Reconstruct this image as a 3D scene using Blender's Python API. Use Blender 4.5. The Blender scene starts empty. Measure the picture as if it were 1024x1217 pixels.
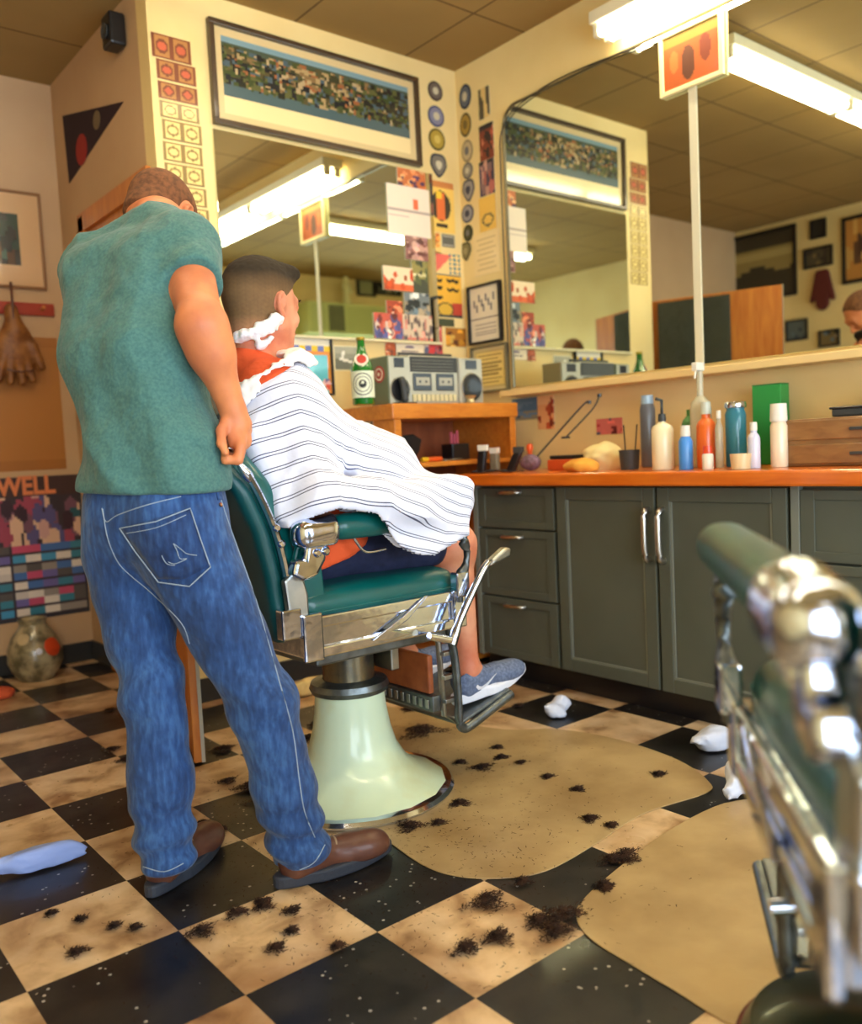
import bpy, bmesh, math, random
import numpy as np
from mathutils import Vector, Matrix
from mathutils.bvhtree import BVHTree
random.seed(7)
C = bpy.context.scene.collection
# ------------------------------------------------------------------ camera model
f, pit, rol, yaw = 1035.97, math.radians(4.123), math.radians(2.828), math.radians(50.775)
H = 1.0009
fw = np.array([math.cos(yaw)*math.cos(pit), math.sin(yaw)*math.cos(pit), -math.sin(pit)])
_r = np.cross(fw, [0, 0, 1.]); _r /= np.linalg.norm(_r); _d = np.cross(fw, _r)
RR = np.array([math.cos(rol)*_r+math.sin(rol)*_d, -math.sin(rol)*_r+math.cos(rol)*_d, fw])
O = np.array([0, 0, H])
YB, XR, ZC = 3.378, 3.052, 2.893      # back wall, right wall, ceiling
XL, Y0, YF, XA = -1.55, -1.25, 4.60, 1.45
def ray(px, py): return RR.T @ np.array([(px-512)/f, (py-608.5)/f, 1.0])
def onz(px, py, z=0.): d = ray(px, py); return (z-H)/d[2]*d+O
def onx(px, py, x): d = ray(px, py); return x/d[0]*d+O
def ony(px, py, y): d = ray(px, py); return y/d[1]*d+O
def P3(px, py, dep): return O+ray(px, py)*dep
V = lambda *a: np.array(a, float)
# ------------------------------------------------------------------ materials
def lin(c):
    c = np.asarray(c, float)
    return np.where(c <= 0.04045, c/12.92, ((c+0.055)/1.055)**2.4)
def rgb(*c): return tuple(lin(np.array(c)/255.))+(1.,)
MATS = {}
def mat(name, col, rough=0.6, metal=0., noise=None, bump=None, coat=0., spec=0.5, sheen=0., trans=0., emit=None, col2=None, nscale=8., ndet=4., lo=.35, hi=.65, sss=0., ior=1.45):
    if name in MATS: return MATS[name]
    m = bpy.data.materials.new(name); m.use_nodes = True; MATS[name] = m
    nt = m.node_tree; b = nt.nodes['Principled BSDF']
    b.inputs['Base Color'].default_value = rgb(*col); b.inputs['Roughness'].default_value = rough
    b.inputs['Metallic'].default_value = metal; b.inputs['Coat Weight'].default_value = coat
    b.inputs['Specular IOR Level'].default_value = spec; b.inputs['Sheen Weight'].default_value = sheen
    b.inputs['Transmission Weight'].default_value = trans; b.inputs['IOR'].default_value = ior
    b.inputs['Coat Roughness'].default_value = .08
    if sss: b.inputs['Subsurface Weight'].default_value = sss; b.inputs['Subsurface Radius'].default_value = (.02, .008, .004)
    if emit: b.inputs['Emission Color'].default_value = rgb(*emit[:3]); b.inputs['Emission Strength'].default_value = emit[3]
    tc = nt.nodes.new('ShaderNodeTexCoord')
    if col2 is not None:
        n = nt.nodes.new('ShaderNodeTexNoise'); n.inputs['Scale'].default_value = nscale; n.inputs['Detail'].default_value = ndet
        nt.links.new(tc.outputs['Object'], n.inputs['Vector'])
        r = nt.nodes.new('ShaderNodeValToRGB'); r.color_ramp.elements[0].position = lo; r.color_ramp.elements[1].position = hi
        r.color_ramp.elements[0].color = rgb(*col); r.color_ramp.elements[1].color = rgb(*col2)
        nt.links.new(n.outputs['Fac'], r.inputs['Fac']); nt.links.new(r.outputs['Color'], b.inputs['Base Color'])
    if bump:
        n = nt.nodes.new('ShaderNodeTexNoise'); n.inputs['Scale'].default_value = bump[0]; n.inputs['Detail'].default_value = 3
        nt.links.new(tc.outputs['Object'], n.inputs['Vector'])
        bp = nt.nodes.new('ShaderNodeBump'); bp.inputs['Strength'].default_value = bump[1]; bp.inputs['Distance'].default_value = bump[2]
        nt.links.new(n.outputs['Fac'], bp.inputs['Height']); nt.links.new(bp.outputs['Normal'], b.inputs['Normal'])
    return m
def wood(name, c1, c2, scale=(3, 3, 30), rough=.4, coat=.2):
    if name in MATS: return MATS[name]
    m = mat(name, c1, rough, coat=coat); nt = m.node_tree; b = nt.nodes['Principled BSDF']
    tc = nt.nodes.new('ShaderNodeTexCoord'); mp = nt.nodes.new('ShaderNodeMapping'); mp.inputs['Scale'].default_value = scale
    n = nt.nodes.new('ShaderNodeTexNoise'); n.inputs['Scale'].default_value = 3; n.inputs['Detail'].default_value = 6; n.inputs['Distortion'].default_value = .6
    r = nt.nodes.new('ShaderNodeValToRGB'); r.color_ramp.elements[0].position = .3; r.color_ramp.elements[1].position = .7
    r.color_ramp.elements[0].color = rgb(*c1); r.color_ramp.elements[1].color = rgb(*c2)
    L = nt.links.new; L(tc.outputs['Object'], mp.inputs['Vector']); L(mp.outputs['Vector'], n.inputs['Vector']); L(n.outputs['Fac'], r.inputs['Fac']); L(r.outputs['Color'], b.inputs['Base Color'])
    return m
def attr_mat(name, rough=.5, coat=0., attr='Col'):
    if name in MATS: return MATS[name]
    m = mat(name, (128, 128, 128), rough, coat=coat); nt = m.node_tree
    a = nt.nodes.new('ShaderNodeAttribute'); a.attribute_name = attr
    nt.links.new(a.outputs['Color'], nt.nodes['Principled BSDF'].inputs['Base Color']); return m
def math_node(nt, op, a, b=None, c=None):
    n = nt.nodes.new('ShaderNodeMath'); n.operation = op
    for i, v in enumerate((a, b, c)):
        if v is None: continue
        if isinstance(v, (int, float)): n.inputs[i].default_value = v
        else: nt.links.new(v, n.inputs[i])
    return n.outputs[0]
chrome = mat('chrome', (206, 216, 236), .12, 1., bump=(9, .25, .01))
steel = mat('dull_steel', (150, 155, 155), .32, 1., col2=(185, 185, 175), nscale=14)
castiron = mat('cast_metal', (120, 128, 130), .38, .9, col2=(95, 100, 100), nscale=20, bump=(60, .3, .003))
teal = mat('teal_leather', (0, 92, 88), .33, coat=.25, col2=(0, 76, 72), nscale=6, bump=(120, .12, .002))
tealback = mat('teal_vinyl', (8, 74, 74), .45, coat=.1, col2=(4, 60, 60), nscale=5, bump=(120, .1, .002))
porcelain = mat('cream_porcelain', (214, 232, 200), .3, coat=.4, col2=(206, 206, 150), nscale=5, ndet=8, lo=.5, hi=.75)
skin1 = mat('skin_barber', (222, 140, 88), .5, col2=(196, 116, 78), nscale=9, bump=(160, .15, .002), sss=.1)
skin2 = mat('skin_customer', (222, 156, 120), .5, col2=(200, 112, 80), nscale=9, bump=(160, .12, .002), sss=.1)
hair_d = mat('hair_brown', (52, 34, 20), .8, col2=(84, 56, 34), nscale=120, bump=(260, .8, .004))
stub = mat('hair_stubble', (110, 82, 54), .85, col2=(136, 100, 66), nscale=200, bump=(300, .6, .003), lo=.3, hi=.7)
tee = mat('green_cotton', (78, 122, 114), .9, sheen=.12, col2=(62, 104, 102), nscale=150, bump=(9, .8, .035))
def denimize(name, c1, c2, c3):
    m = mat(name, c1, .85, sheen=.15, bump=(12, .6, .03)); nt = m.node_tree; tc = nt.nodes.new('ShaderNodeTexCoord'); mp = nt.nodes.new('ShaderNodeMapping'); mp.inputs['Scale'].default_value = (90, 90, 22)
    n = nt.nodes.new('ShaderNodeTexNoise'); n.inputs['Scale'].default_value = 1; n.inputs['Detail'].default_value = 6; nt.links.new(tc.outputs['Object'], mp.inputs['Vector']); nt.links.new(mp.outputs['Vector'], n.inputs['Vector'])
    n2 = nt.nodes.new('ShaderNodeTexNoise'); n2.inputs['Scale'].default_value = 7; n2.inputs['Detail'].default_value = 5; nt.links.new(tc.outputs['Object'], n2.inputs['Vector'])
    v = math_node(nt, 'ADD', math_node(nt, 'MULTIPLY', n.outputs['Fac'], .55), math_node(nt, 'MULTIPLY', n2.outputs['Fac'], .45))
    r = nt.nodes.new('ShaderNodeValToRGB'); e = r.color_ramp.elements; e.new(.5)
    for i, (p_, c_) in enumerate(((.38, c1), (.5, c2), (.64, c3))): e[i].position = p_; e[i].color = rgb(*c_)
    nt.links.new(v, r.inputs['Fac']); nt.links.new(r.outputs['Color'], nt.nodes['Principled BSDF'].inputs['Base Color']); return m
thread = mat('pale_thread', (150, 165, 180), .8)
denim = denimize('denim', (26, 54, 98), (36, 70, 122), (58, 98, 152))
brownleather = mat('brown_leather', (76, 44, 34), .42, coat=.15, col2=(104, 64, 48), nscale=10, bump=(50, .2, .003))
rubber = mat('dark_rubber', (48, 52, 62), .6, bump=(60, .3, .003))
white = mat('white_paper', (228, 228, 232), .8)
foam = mat('shaving_foam', (246, 244, 242), .6, bump=(60, .6, .006), sss=.2)
orange = mat('orange_cotton', (226, 88, 40), .85, bump=(16, .6, .02))
navy = mat('navy_cotton', (26, 32, 60), .85, col2=(34, 40, 72), nscale=30, bump=(16, .5, .015))
black = mat('black_plastic', (22, 22, 24), .35, coat=.2)
darkgrey = mat('dark_grey', (58, 60, 58), .5)
blackframe = mat('black_frame', (26, 20, 18), .35)
mirror = mat('mirror_glass', (226, 232, 220), .0, 1.)
wallm = mat('cream_wall', (236, 212, 150), .75, col2=(224, 196, 132), nscale=1.6, bump=(60, .08, .004))
counterw = wood('orange_counter', (226, 118, 30), (204, 96, 20), (12, 1.2, 12), .3, .4)
casew = wood('golden_wood', (214, 134, 44), (190, 108, 30), (3, 14, 14), .4, .25)
doorw = wood('door_wood', (204, 128, 52), (178, 98, 34), (14, 14, 1.5), .4, .2)
cab = mat('grey_green_cabinet', (88, 92, 80), .45, col2=(80, 84, 72), nscale=3)
nickel = mat('satin_nickel', (205, 200, 190), .3, 1.)
# ------------------------------------------------------------------ mesh helpers
def link(name, me, m=None, parent=None):
    o = bpy.data.objects.new(name, me); C.objects.link(o)
    if m is not None: me.materials.append(m)
    if parent is not None: o.parent = parent
    return o
def obj(name, bm, m, parent=None, smooth=False, bevel=0., seg=2, ang=35):
    me = bpy.data.meshes.new(name); bm.normal_update(); bm.to_mesh(me); bm.free()
    o = link(name, me, m, parent)
    if smooth:
        for p in me.polygons: p.use_smooth = True
        if smooth != 'all':
            try: me.set_sharp_from_angle(angle=math.radians(ang))
            except Exception: pass
    if bevel:
        md = o.modifiers.new('Bevel', 'BEVEL'); md.width = bevel; md.segments = seg; md.limit_method = 'ANGLE'; md.angle_limit = math.radians(40); md.harden_normals = False
    return o
def bx(bm, lo, hi, M=None):
    lo, hi = np.minimum(lo, hi), np.maximum(lo, hi)
    vs = [bm.verts.new((x, y, z)) for x in (lo[0], hi[0]) for y in (lo[1], hi[1]) for z in (lo[2], hi[2])]
    for q in ((0, 1, 3, 2), (4, 6, 7, 5), (0, 4, 5, 1), (2, 3, 7, 6), (0, 2, 6, 4), (1, 5, 7, 3)): bm.faces.new([vs[i] for i in q])
    if M is not None: bmesh.ops.transform(bm, matrix=M, verts=vs)
    return vs
def box(name, lo, hi, m, parent=None, bevel=0.002, M=None):
    bm = bmesh.new(); bx(bm, lo, hi, M); return obj(name, bm, m, parent, bevel=bevel)
def tube(bm, pts, r, n=10, flat=1., closed=False, up=(0, 0, 1)):
    pts = [Vector(p) for p in pts]; N = len(pts); rings = []
    rs = r if isinstance(r, (list, tuple)) else [r]*N
    for i, p in enumerate(pts):
        a = pts[(i-1) % N] if (i > 0 or closed) else p; b = pts[(i+1) % N] if (i < N-1 or closed) else p
        t = (b-a).normalized(); u = Vector(up)
        if abs(t.dot(u)) > .95: u = Vector((0, 1, 0)) if abs(t.y) < .9 else Vector((1, 0, 0))
        s = t.cross(u).normalized(); w = s.cross(t)
        rings.append([bm.verts.new(p+s*math.cos(k*2*math.pi/n)*rs[i]*flat+w*math.sin(k*2*math.pi/n)*rs[i]) for k in range(n)])
    for i in range(N if closed else N-1):
        A, B = rings[i], rings[(i+1) % N]
        for k in range(n): bm.faces.new((A[k], A[(k+1) % n], B[(k+1) % n], B[k]))
    if not closed: bm.faces.new(rings[0][::-1]); bm.faces.new(rings[-1])
def spline(pts, sub=6):
    pts = [np.array(p, float) for p in pts]; out = []
    for i in range(len(pts)-1):
        p0 = pts[max(i-1, 0)]; p1 = pts[i]; p2 = pts[i+1]; p3 = pts[min(i+2, len(pts)-1)]
        for k in range(sub):
            t = k/sub
            out.append(.5*((2*p1)+(-p0+p2)*t+(2*p0-5*p1+4*p2-p3)*t*t+(-p0+3*p1-3*p2+p3)*t**3))
    out.append(pts[-1]); return out
def lathe(bm, prof, c=(0, 0, 0), n=32):
    rings = []
    for r, z in prof:
        if r < 1e-5: rings.append([bm.verts.new((c[0], c[1], c[2]+z))])
        else: rings.append([bm.verts.new((c[0]+r*math.cos(k*2*math.pi/n), c[1]+r*math.sin(k*2*math.pi/n), c[2]+z)) for k in range(n)])
    for A, B in zip(rings, rings[1:]):
        for k in range(n):
            if len(A) == 1 and len(B) == 1: continue
            if len(A) == 1: bm.faces.new((A[0], B[k], B[(k+1) % n]))
            elif len(B) == 1: bm.faces.new((A[k], A[(k+1) % n], B[0]))
            else: bm.faces.new((A[k], A[(k+1) % n], B[(k+1) % n], B[k]))
    bmesh.ops.recalc_face_normals(bm, faces=bm.faces)
def lobj(name, prof, c, m, parent=None, n=32, ang=35):
    bm = bmesh.new(); lathe(bm, prof, c, n); return obj(name, bm, m, parent, smooth=True, ang=ang)
def tobj(name, pts, r, m, parent=None, n=10, **k):
    bm = bmesh.new(); tube(bm, pts, r, n, **k); return obj(name, bm, m, parent, smooth=True, ang=60)
def prism(bm, poly, axis, a, b):
    """poly: 2D points; axis 0/1/2 = extrusion axis"""
    def mk(p, t):
        q = [0, 0, 0]; o = [i for i in range(3) if i != axis]; q[o[0]], q[o[1]] = p; q[axis] = t; return q
    A = [bm.verts.new(mk(p, a)) for p in poly]; B = [bm.verts.new(mk(p, b)) for p in poly]; n = len(poly)
    bm.faces.new(A); bm.faces.new(B[::-1])
    for i in range(n): bm.faces.new((A[i], B[i], B[(i+1) % n], A[(i+1) % n]))
    bmesh.ops.recalc_face_normals(bm, faces=bm.faces)
def empty(name, label, cat, loc=(0, 0, 0), rz=0., group=None):
    o = bpy.data.objects.new(name, None); C.objects.link(o); o.empty_display_size = .1
    o.location = loc; o.rotation_euler = (0, 0, rz); return tag(o, label, cat, group)
def tag(o, label, cat, group=None, kind=None):
    o['label'] = label; o['category'] = cat
    if group: o['group'] = group
    if kind: o['kind'] = kind
    return o
def struct(o): o['kind'] = 'structure'; return o
def copy_tree(o, parent=None):
    c = o.copy(); C.objects.link(c)
    if parent is not None: c.parent = parent
    for ch in list(o.children): copy_tree(ch, c)
    return c
# ------------------------------------------------------------------ implicit surfaces
def smin(a, b, k):
    h = np.clip(.5+.5*(b-a)/k, 0, 1); return b*(1-h)+a*h-k*h*(1-h)
def smax(a, b, k): return -smin(-a, -b, k)
def cone(p, a, b, ra, rb):
    a = np.asarray(a, float); b = np.asarray(b, float); ba = b-a; L = (ba@ba)+1e-12
    h = np.clip(((p-a)@ba)/L, 0, 1)[:, None]
    return np.linalg.norm(p-a-h*ba, axis=1)-(ra+(rb-ra)*h[:, 0])
def ell(p, c, r, M=None):
    q = p-np.asarray(c, float)
    if M is not None: q = q@M            # columns of M = local axes
    r = np.asarray(r, float); k0 = np.linalg.norm(q/r, axis=1); k1 = np.linalg.norm(q/(r*r), axis=1)
    return k0*(k0-1)/np.maximum(k1, 1e-9)
def rbox(p, c, r, rad, M=None):
    q = p-np.asarray(c, float)
    if M is not None: q = q@M
    d = np.abs(q)-(np.asarray(r, float)-rad)
    return np.linalg.norm(np.maximum(d, 0), axis=1)+np.minimum(d.max(1), 0)-rad
def union(p, prims, k=.03):
    d = None
    for q in prims:
        e = cone(p, *q); d = e if d is None else smin(d, e, k)
    return d
def sdfmesh(name, fn, lo, hi, res, m, parent=None, keep=None, smoothit=1, attrs=None):
    lo = np.array(lo, float); hi = np.array(hi, float); Bk = 8
    n = (np.ceil((hi-lo)/res/Bk).astype(int))*Bk
    nb = n//Bk
    I = np.stack(np.meshgrid(*[np.arange(k) for k in nb], indexing='ij'), -1).reshape(-1, 3)
    cc = lo+(I*Bk+Bk/2-.5)*res; dc = fn(cc)
    F = np.repeat(np.repeat(np.repeat(dc.reshape(nb).astype(np.float32), Bk, 0), Bk, 1), Bk, 2)
    act = I[np.abs(dc) < Bk*res*.5*1.733*1.5+.012]
    off = np.stack(np.meshgrid(*[np.arange(Bk)]*3, indexing='ij'), -1).reshape(-1, 3)
    CH = 400
    for s in range(0, len(act), CH):
        A = act[s:s+CH]; idx = (A[:, None, :]*Bk+off[None]).reshape(-1, 3)
        F[idx[:, 0], idx[:, 1], idx[:, 2]] = fn(lo+idx*res)
    S = F < 0
    c = np.zeros(tuple(n-1), np.int8)
    for dx in (0, 1):
        for dy in (0, 1):
            for dz in (0, 1): c += S[dx:n[0]-1+dx, dy:n[1]-1+dy, dz:n[2]-1+dz]
    cells = np.argwhere((c > 0) & (c < 8)); vid = -np.ones(tuple(n-1), np.int64); vid[tuple(cells.T)] = np.arange(len(cells))
    acc = np.zeros((len(cells), 3)); cnt = np.zeros(len(cells))
    cor = [(a, b, d) for a in (0, 1) for b in (0, 1) for d in (0, 1)]
    for i, a in enumerate(cor):
        for b in cor[i+1:]:
            if sum(abs(np.array(a)-b)) != 1: continue
            fa = F[tuple((cells+a).T)]; fb = F[tuple((cells+b).T)]; x = (fa < 0) != (fb < 0)
            t = np.where(x, fa/np.where(x, fa-fb, 1), 0)[:, None]
            acc += np.where(x[:, None], np.array(a)+t*(np.array(b)-np.array(a)), 0); cnt += x
    Vt = lo+(cells+acc/cnt[:, None])*res
    faces = []
    for ax in range(3):
        o1, o2 = [(1, 2), (2, 0), (0, 1)][ax]
        sl0 = [slice(1, n[k]-1) for k in range(3)]; sl1 = list(sl0); sl0[ax] = slice(0, n[ax]-1); sl1[ax] = slice(1, n[ax])
        a = S[tuple(sl0)]; b = S[tuple(sl1)]; ed = np.argwhere(a != b)
        if not len(ed): continue
        sgn = a[tuple(ed.T)]; base = ed+1; base[:, ax] -= 1
        def cv(d1, d2):
            q = base.copy(); q[:, o1] -= d1; q[:, o2] -= d2; return vid[tuple(q.T)]
        q = np.stack([cv(1, 1), cv(0, 1), cv(0, 0), cv(1, 0)], 1)
        q[~sgn] = q[~sgn][:, ::-1]; faces.append(q)
    Fq = np.concatenate(faces); Fq = Fq[(Fq >= 0).all(1)]
    for _ in range(smoothit):
        acc = np.zeros_like(Vt); cn = np.zeros(len(Vt))
        for k in range(4):
            np.add.at(acc, Fq[:, k], Vt[Fq[:, (k+1) % 4]]+Vt[Fq[:, (k-1) % 4]]); np.add.at(cn, Fq[:, k], 2)
        Vt = .5*Vt+.5*acc/np.maximum(cn, 1)[:, None]
    if keep is not None:
        kf = keep(Vt[Fq].mean(1)); Fq = Fq[kf]
        u, inv = np.unique(Fq, return_inverse=True); Vt = Vt[u]; Fq = inv.reshape(-1, 4)
    me = bpy.data.meshes.new(name); me.vertices.add(len(Vt)); me.vertices.foreach_set('co', Vt.astype(np.float32).ravel())
    me.loops.add(Fq.size); me.loops.foreach_set('vertex_index', Fq.astype(np.int32).ravel())
    me.polygons.add(len(Fq)); me.polygons.foreach_set('loop_start', np.arange(0, Fq.size, 4, dtype=np.int32)); me.polygons.foreach_set('loop_total', np.full(len(Fq), 4, np.int32))
    me.update(calc_edges=True); me.validate()
    me.polygons.foreach_set('use_smooth', np.ones(len(me.polygons), bool))
    if attrs:
        for k, fnn in attrs.items():
            val = fnn(Vt)
            if val.ndim == 1: a = me.attributes.new(k, 'FLOAT', 'POINT'); a.data.foreach_set('value', val.astype(np.float32))
            else: a = me.attributes.new(k, 'FLOAT_COLOR', 'POINT'); a.data.foreach_set('color', np.c_[val, np.ones(len(val))].astype(np.float32).ravel())
    return link(name, me, m, parent)
def wav(p, s, seed=0.):
    x, y, z = p[:, 0]*s, p[:, 1]*s, p[:, 2]*s
    return (np.sin(x*1.3+1.7*np.sin(y*.9+seed)+seed)+np.sin(y*1.1+1.3*np.sin(z*1.2+seed*2))+np.sin(z*1.4+1.9*np.sin(x*.8-seed)))/3
def bvh_of(o):
    me = o.data; return BVHTree.FromPolygons([v.co[:] for v in me.vertices], [p.vertices[:] for p in me.polygons])
def hit(bvh, px, py, lift=.002):
    d = Vector(ray(px, py)).normalized(); h = bvh.ray_cast(Vector(O), d)
    if h[0] is None: return None
    return np.array(h[0])-np.array(d)*lift, h[3]
def stitch(name, bvh, pts, r, m, parent, lift=.0015, sub=5):
    q = [hit(bvh, *p[:2], lift) for p in (spline([(a, b) for a, b in pts], sub) if sub > 0 else [np.array(pts[i])*(1-k/8)+np.array(pts[i+1])*k/8 for i in range(len(pts)-1) for k in range(8)]+[np.array(pts[-1])])]; q = [x[0] for x in q if x]
    return tobj(name, q, r, m, parent, n=6) if len(q) > 1 else None
def patch(name, bvh, poly, m, parent, lift=.003, n=14):
    """quad patch (4 pixel corners tl,tr,br,bl) draped on a surface, with thickness"""
    bm = bmesh.new(); tl, tr, br, bl = [np.array(p, float) for p in poly[:4]]; extra = poly[4] if len(poly) > 4 else 0
    G = {}
    for i in range(n+1):
        for j in range(n+1):
            u, v = i/n, j/n; p = (tl*(1-u)+tr*u)*(1-v)+(bl*(1-u)+br*u)*v
            p = p+np.array([0, extra*v*(1-abs(2*u-1))]); h = hit(bvh, *p, lift)
            if h: G[i, j] = bm.verts.new(h[0])
    for i in range(n):
        for j in range(n):
            k = [(i, j), (i+1, j), (i+1, j+1), (i, j+1)]
            if all(q in G for q in k): bm.faces.new([G[q] for q in k])
    o = obj(name, bm, m, parent, smooth='all'); s = o.modifiers.new('Solidify', 'SOLIDIFY'); s.thickness = .002; s.offset = 0; return o
# ------------------------------------------------------------------ room
S = .3048
def wallbox(name, lo, hi, m, bev=0): return struct(box(name, lo, hi, m, bevel=bev))
# floor material: checkerboard tiles, aligned with the walls
fm = mat('floor_tiles', (30, 30, 28), .3, coat=.15); nt = fm.node_tree; L = nt.links.new; bs = nt.nodes['Principled BSDF']
tc = nt.nodes.new('ShaderNodeTexCoord'); sp = nt.nodes.new('ShaderNodeSeparateXYZ'); L(tc.outputs['Object'], sp.inputs[0])
u = math_node(nt, 'DIVIDE', math_node(nt, 'SUBTRACT', sp.outputs[0], .9903), S); v = math_node(nt, 'DIVIDE', math_node(nt, 'SUBTRACT', sp.outputs[1], 1.4586), S)
par = math_node(nt, 'PINGPONG', math_node(nt, 'ADD', math_node(nt, 'FLOOR', u), math_node(nt, 'FLOOR', v)), 1.)
def noise(nt, scale, det=4., dist=0.):
    n = nt.nodes.new('ShaderNodeTexNoise'); n.inputs['Scale'].default_value = scale; n.inputs['Detail'].default_value = det; n.inputs['Distortion'].default_value = dist
    t = nt.nodes.new('ShaderNodeTexCoord'); nt.links.new(t.outputs['Object'], n.inputs['Vector']); return n.outputs['Fac']
def ramp(nt, fac, stops):
    r = nt.nodes.new('ShaderNodeValToRGB'); e = r.color_ramp.elements
    while len(e) < len(stops): e.new(.5)
    for i, (p, c) in enumerate(stops): e[i].position = p; e[i].color = rgb(*c)
    nt.links.new(fac, r.inputs['Fac']); return r.outputs['Color']
def mixc(nt, fac, a, b):
    m = nt.nodes.new('ShaderNodeMix'); m.data_type = 'RGBA'
    for s_, v_ in ((m.inputs['Factor'], fac), (m.inputs['A'], a), (m.inputs['B'], b)):
        if hasattr(v_, 'links'): nt.links.new(v_, s_)
        else: s_.default_value = v_
    return m.outputs['Result']
lightc = ramp(nt, noise(nt, 9, 10, .4), [(.3, (150, 112, 72)), (.5, (214, 182, 138)), (.7, (232, 206, 168))])
dirt = ramp(nt, noise(nt, 2.2, 9, .8), [(.42, (255, 255, 255)), (.68, (150, 110, 60))])
mm = nt.nodes.new('ShaderNodeMix'); mm.data_type = 'RGBA'; mm.blend_type = 'MULTIPLY'; mm.inputs['Factor'].default_value = .8; L(lightc, mm.inputs['A']); L(dirt, mm.inputs['B'])
vor = nt.nodes.new('ShaderNodeTexVoronoi'); vor.inputs['Scale'].default_value = 38; L(tc.outputs['Object'], vor.inputs['Vector'])
speck = math_node(nt, 'LESS_THAN', vor.outputs['Distance'], .13); speck = math_node(nt, 'MULTIPLY', speck, math_node(nt, 'GREATER_THAN', noise(nt, 6), .5))
darkc = mixc(nt, speck, ramp(nt, noise(nt, 7, 8), [(.35, (13, 13, 15)), (.7, (44, 40, 34))]), rgb(170, 165, 155))
L(mixc(nt, par, darkc, mm.outputs['Result']), bs.inputs['Base Color'])
L(math_node(nt, 'MULTIPLY_ADD', noise(nt, 5, 6), .5, .12), bs.inputs['Roughness'])
wallbox('floor', (XL-.1, Y0-.1, -.08), (XR+.1, YF+.1, 0), fm)
# ceiling tiles
cm = mat('ceiling_tile', (150, 116, 62), .85); nt = cm.node_tree; L = nt.links.new; bs = nt.nodes['Principled BSDF']
tc = nt.nodes.new('ShaderNodeTexCoord'); sp = nt.nodes.new('ShaderNodeSeparateXYZ'); L(tc.outputs['Object'], sp.inputs[0])
gx = math_node(nt, 'LESS_THAN', math_node(nt, 'FRACT', math_node(nt, 'DIVIDE', math_node(nt, 'ADD', sp.outputs[0], 5.2), .61)), .018)
gy = math_node(nt, 'LESS_THAN', math_node(nt, 'FRACT', math_node(nt, 'DIVIDE', math_node(nt, 'ADD', sp.outputs[1], 5.05), .61)), .018)
g = math_node(nt, 'MAXIMUM', gx, gy)
L(mixc(nt, g, ramp(nt, noise(nt, 1.2, 5), [(.3, (150, 120, 66)), (.7, (164, 134, 78))]), rgb(104, 78, 40)), bs.inputs['Base Color'])
wallbox('ceiling', (XL-.1, Y0-.1, ZC), (XR+.1, YF+.1, ZC+.08), cm)
wallbox('wall_back', (XA, YB, 0), (XR+.1, YB+.1, ZC), wallm)
wallbox('wall_right', (XR, Y0, 0), (XR+.1, YB, ZC), wallm)
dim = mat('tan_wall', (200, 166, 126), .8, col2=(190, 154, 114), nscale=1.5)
wallbox('wall_far', (XL-.1, YF, 0), (XA+1.6, YF+.1, ZC), dim)
# return wall with a doorway
DY0, DY1, DZ = 3.50, 4.22, 2.10
wallbox('wall_alcove', (XA, YB+.1, 0), (XA+.1, DY0, ZC), dim)
wallbox('wall_alcove_far', (XA, DY1, 0), (XA+.1, YF, ZC), dim)
wallbox('wall_alcove_top', (XA, DY0, DZ), (XA+.1, DY1, ZC), dim)
wallbox('wall_closet', (XA+1.4, YB+.1, 0), (XA+1.5, YF, ZC), dim)
# window wall
WX0, WX1, WZ0, WZ1 = -1.3, 2.5, .35, 2.0
wallbox('wall_left', (XL-.1, Y0, 0), (XL, YF, ZC), wallm)
for nm, lo, hi in (('wall_behind', (XL-.1, Y0-.1, WZ1), (XR+.1, Y0, ZC)), ('wall_behind_low', (XL-.1, Y0-.1, 0), (XR+.1, Y0, WZ0)), ('wall_behind_left', (XL-.1, Y0-.1, WZ0), (WX0, Y0, WZ1)), ('wall_behind_right', (WX1, Y0-.1, WZ0), (XR+.1, Y0, WZ1))):
    wallbox(nm, lo, hi, wallm)
wframe = mat('window_frame', (190, 186, 176), .4)
win = struct(bpy.data.objects.new('window_1', None)); C.objects.link(win)
for i in range(5):
    x = WX0+(WX1-WX0)*i/4; box('window_post', (x-.025, Y0-.08, WZ0), (x+.025, Y0-.02, WZ1), wframe, win)
for z in (WZ0, WZ1): box('window_rail', (WX0, Y0-.08, z-.025), (WX1, Y0-.02, z+.025), wframe, win)
bb = mat('dark_vinyl_base', (44, 42, 38), .4, coat=.2)
wallbox('baseboard_back', (XA, YB-.012, 0), (2.19, YB, .10), bb, .003)
wallbox('baseboard_far', (XL, YF-.012, 0), (XA-.012, YF, .10), bb, .003)
wallbox('baseboard_alcove', (XA-.012, DY1+.07, 0), (XA, YF, .10), bb, .003)
wallbox('baseboard_window', (XL, Y0, 0), (XL+.012, YF-.012, .10), bb, .003)
wallbox('baseboard_behind', (XL+.012, Y0, 0), (XR, Y0+.012, .10), bb, .003)
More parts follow.
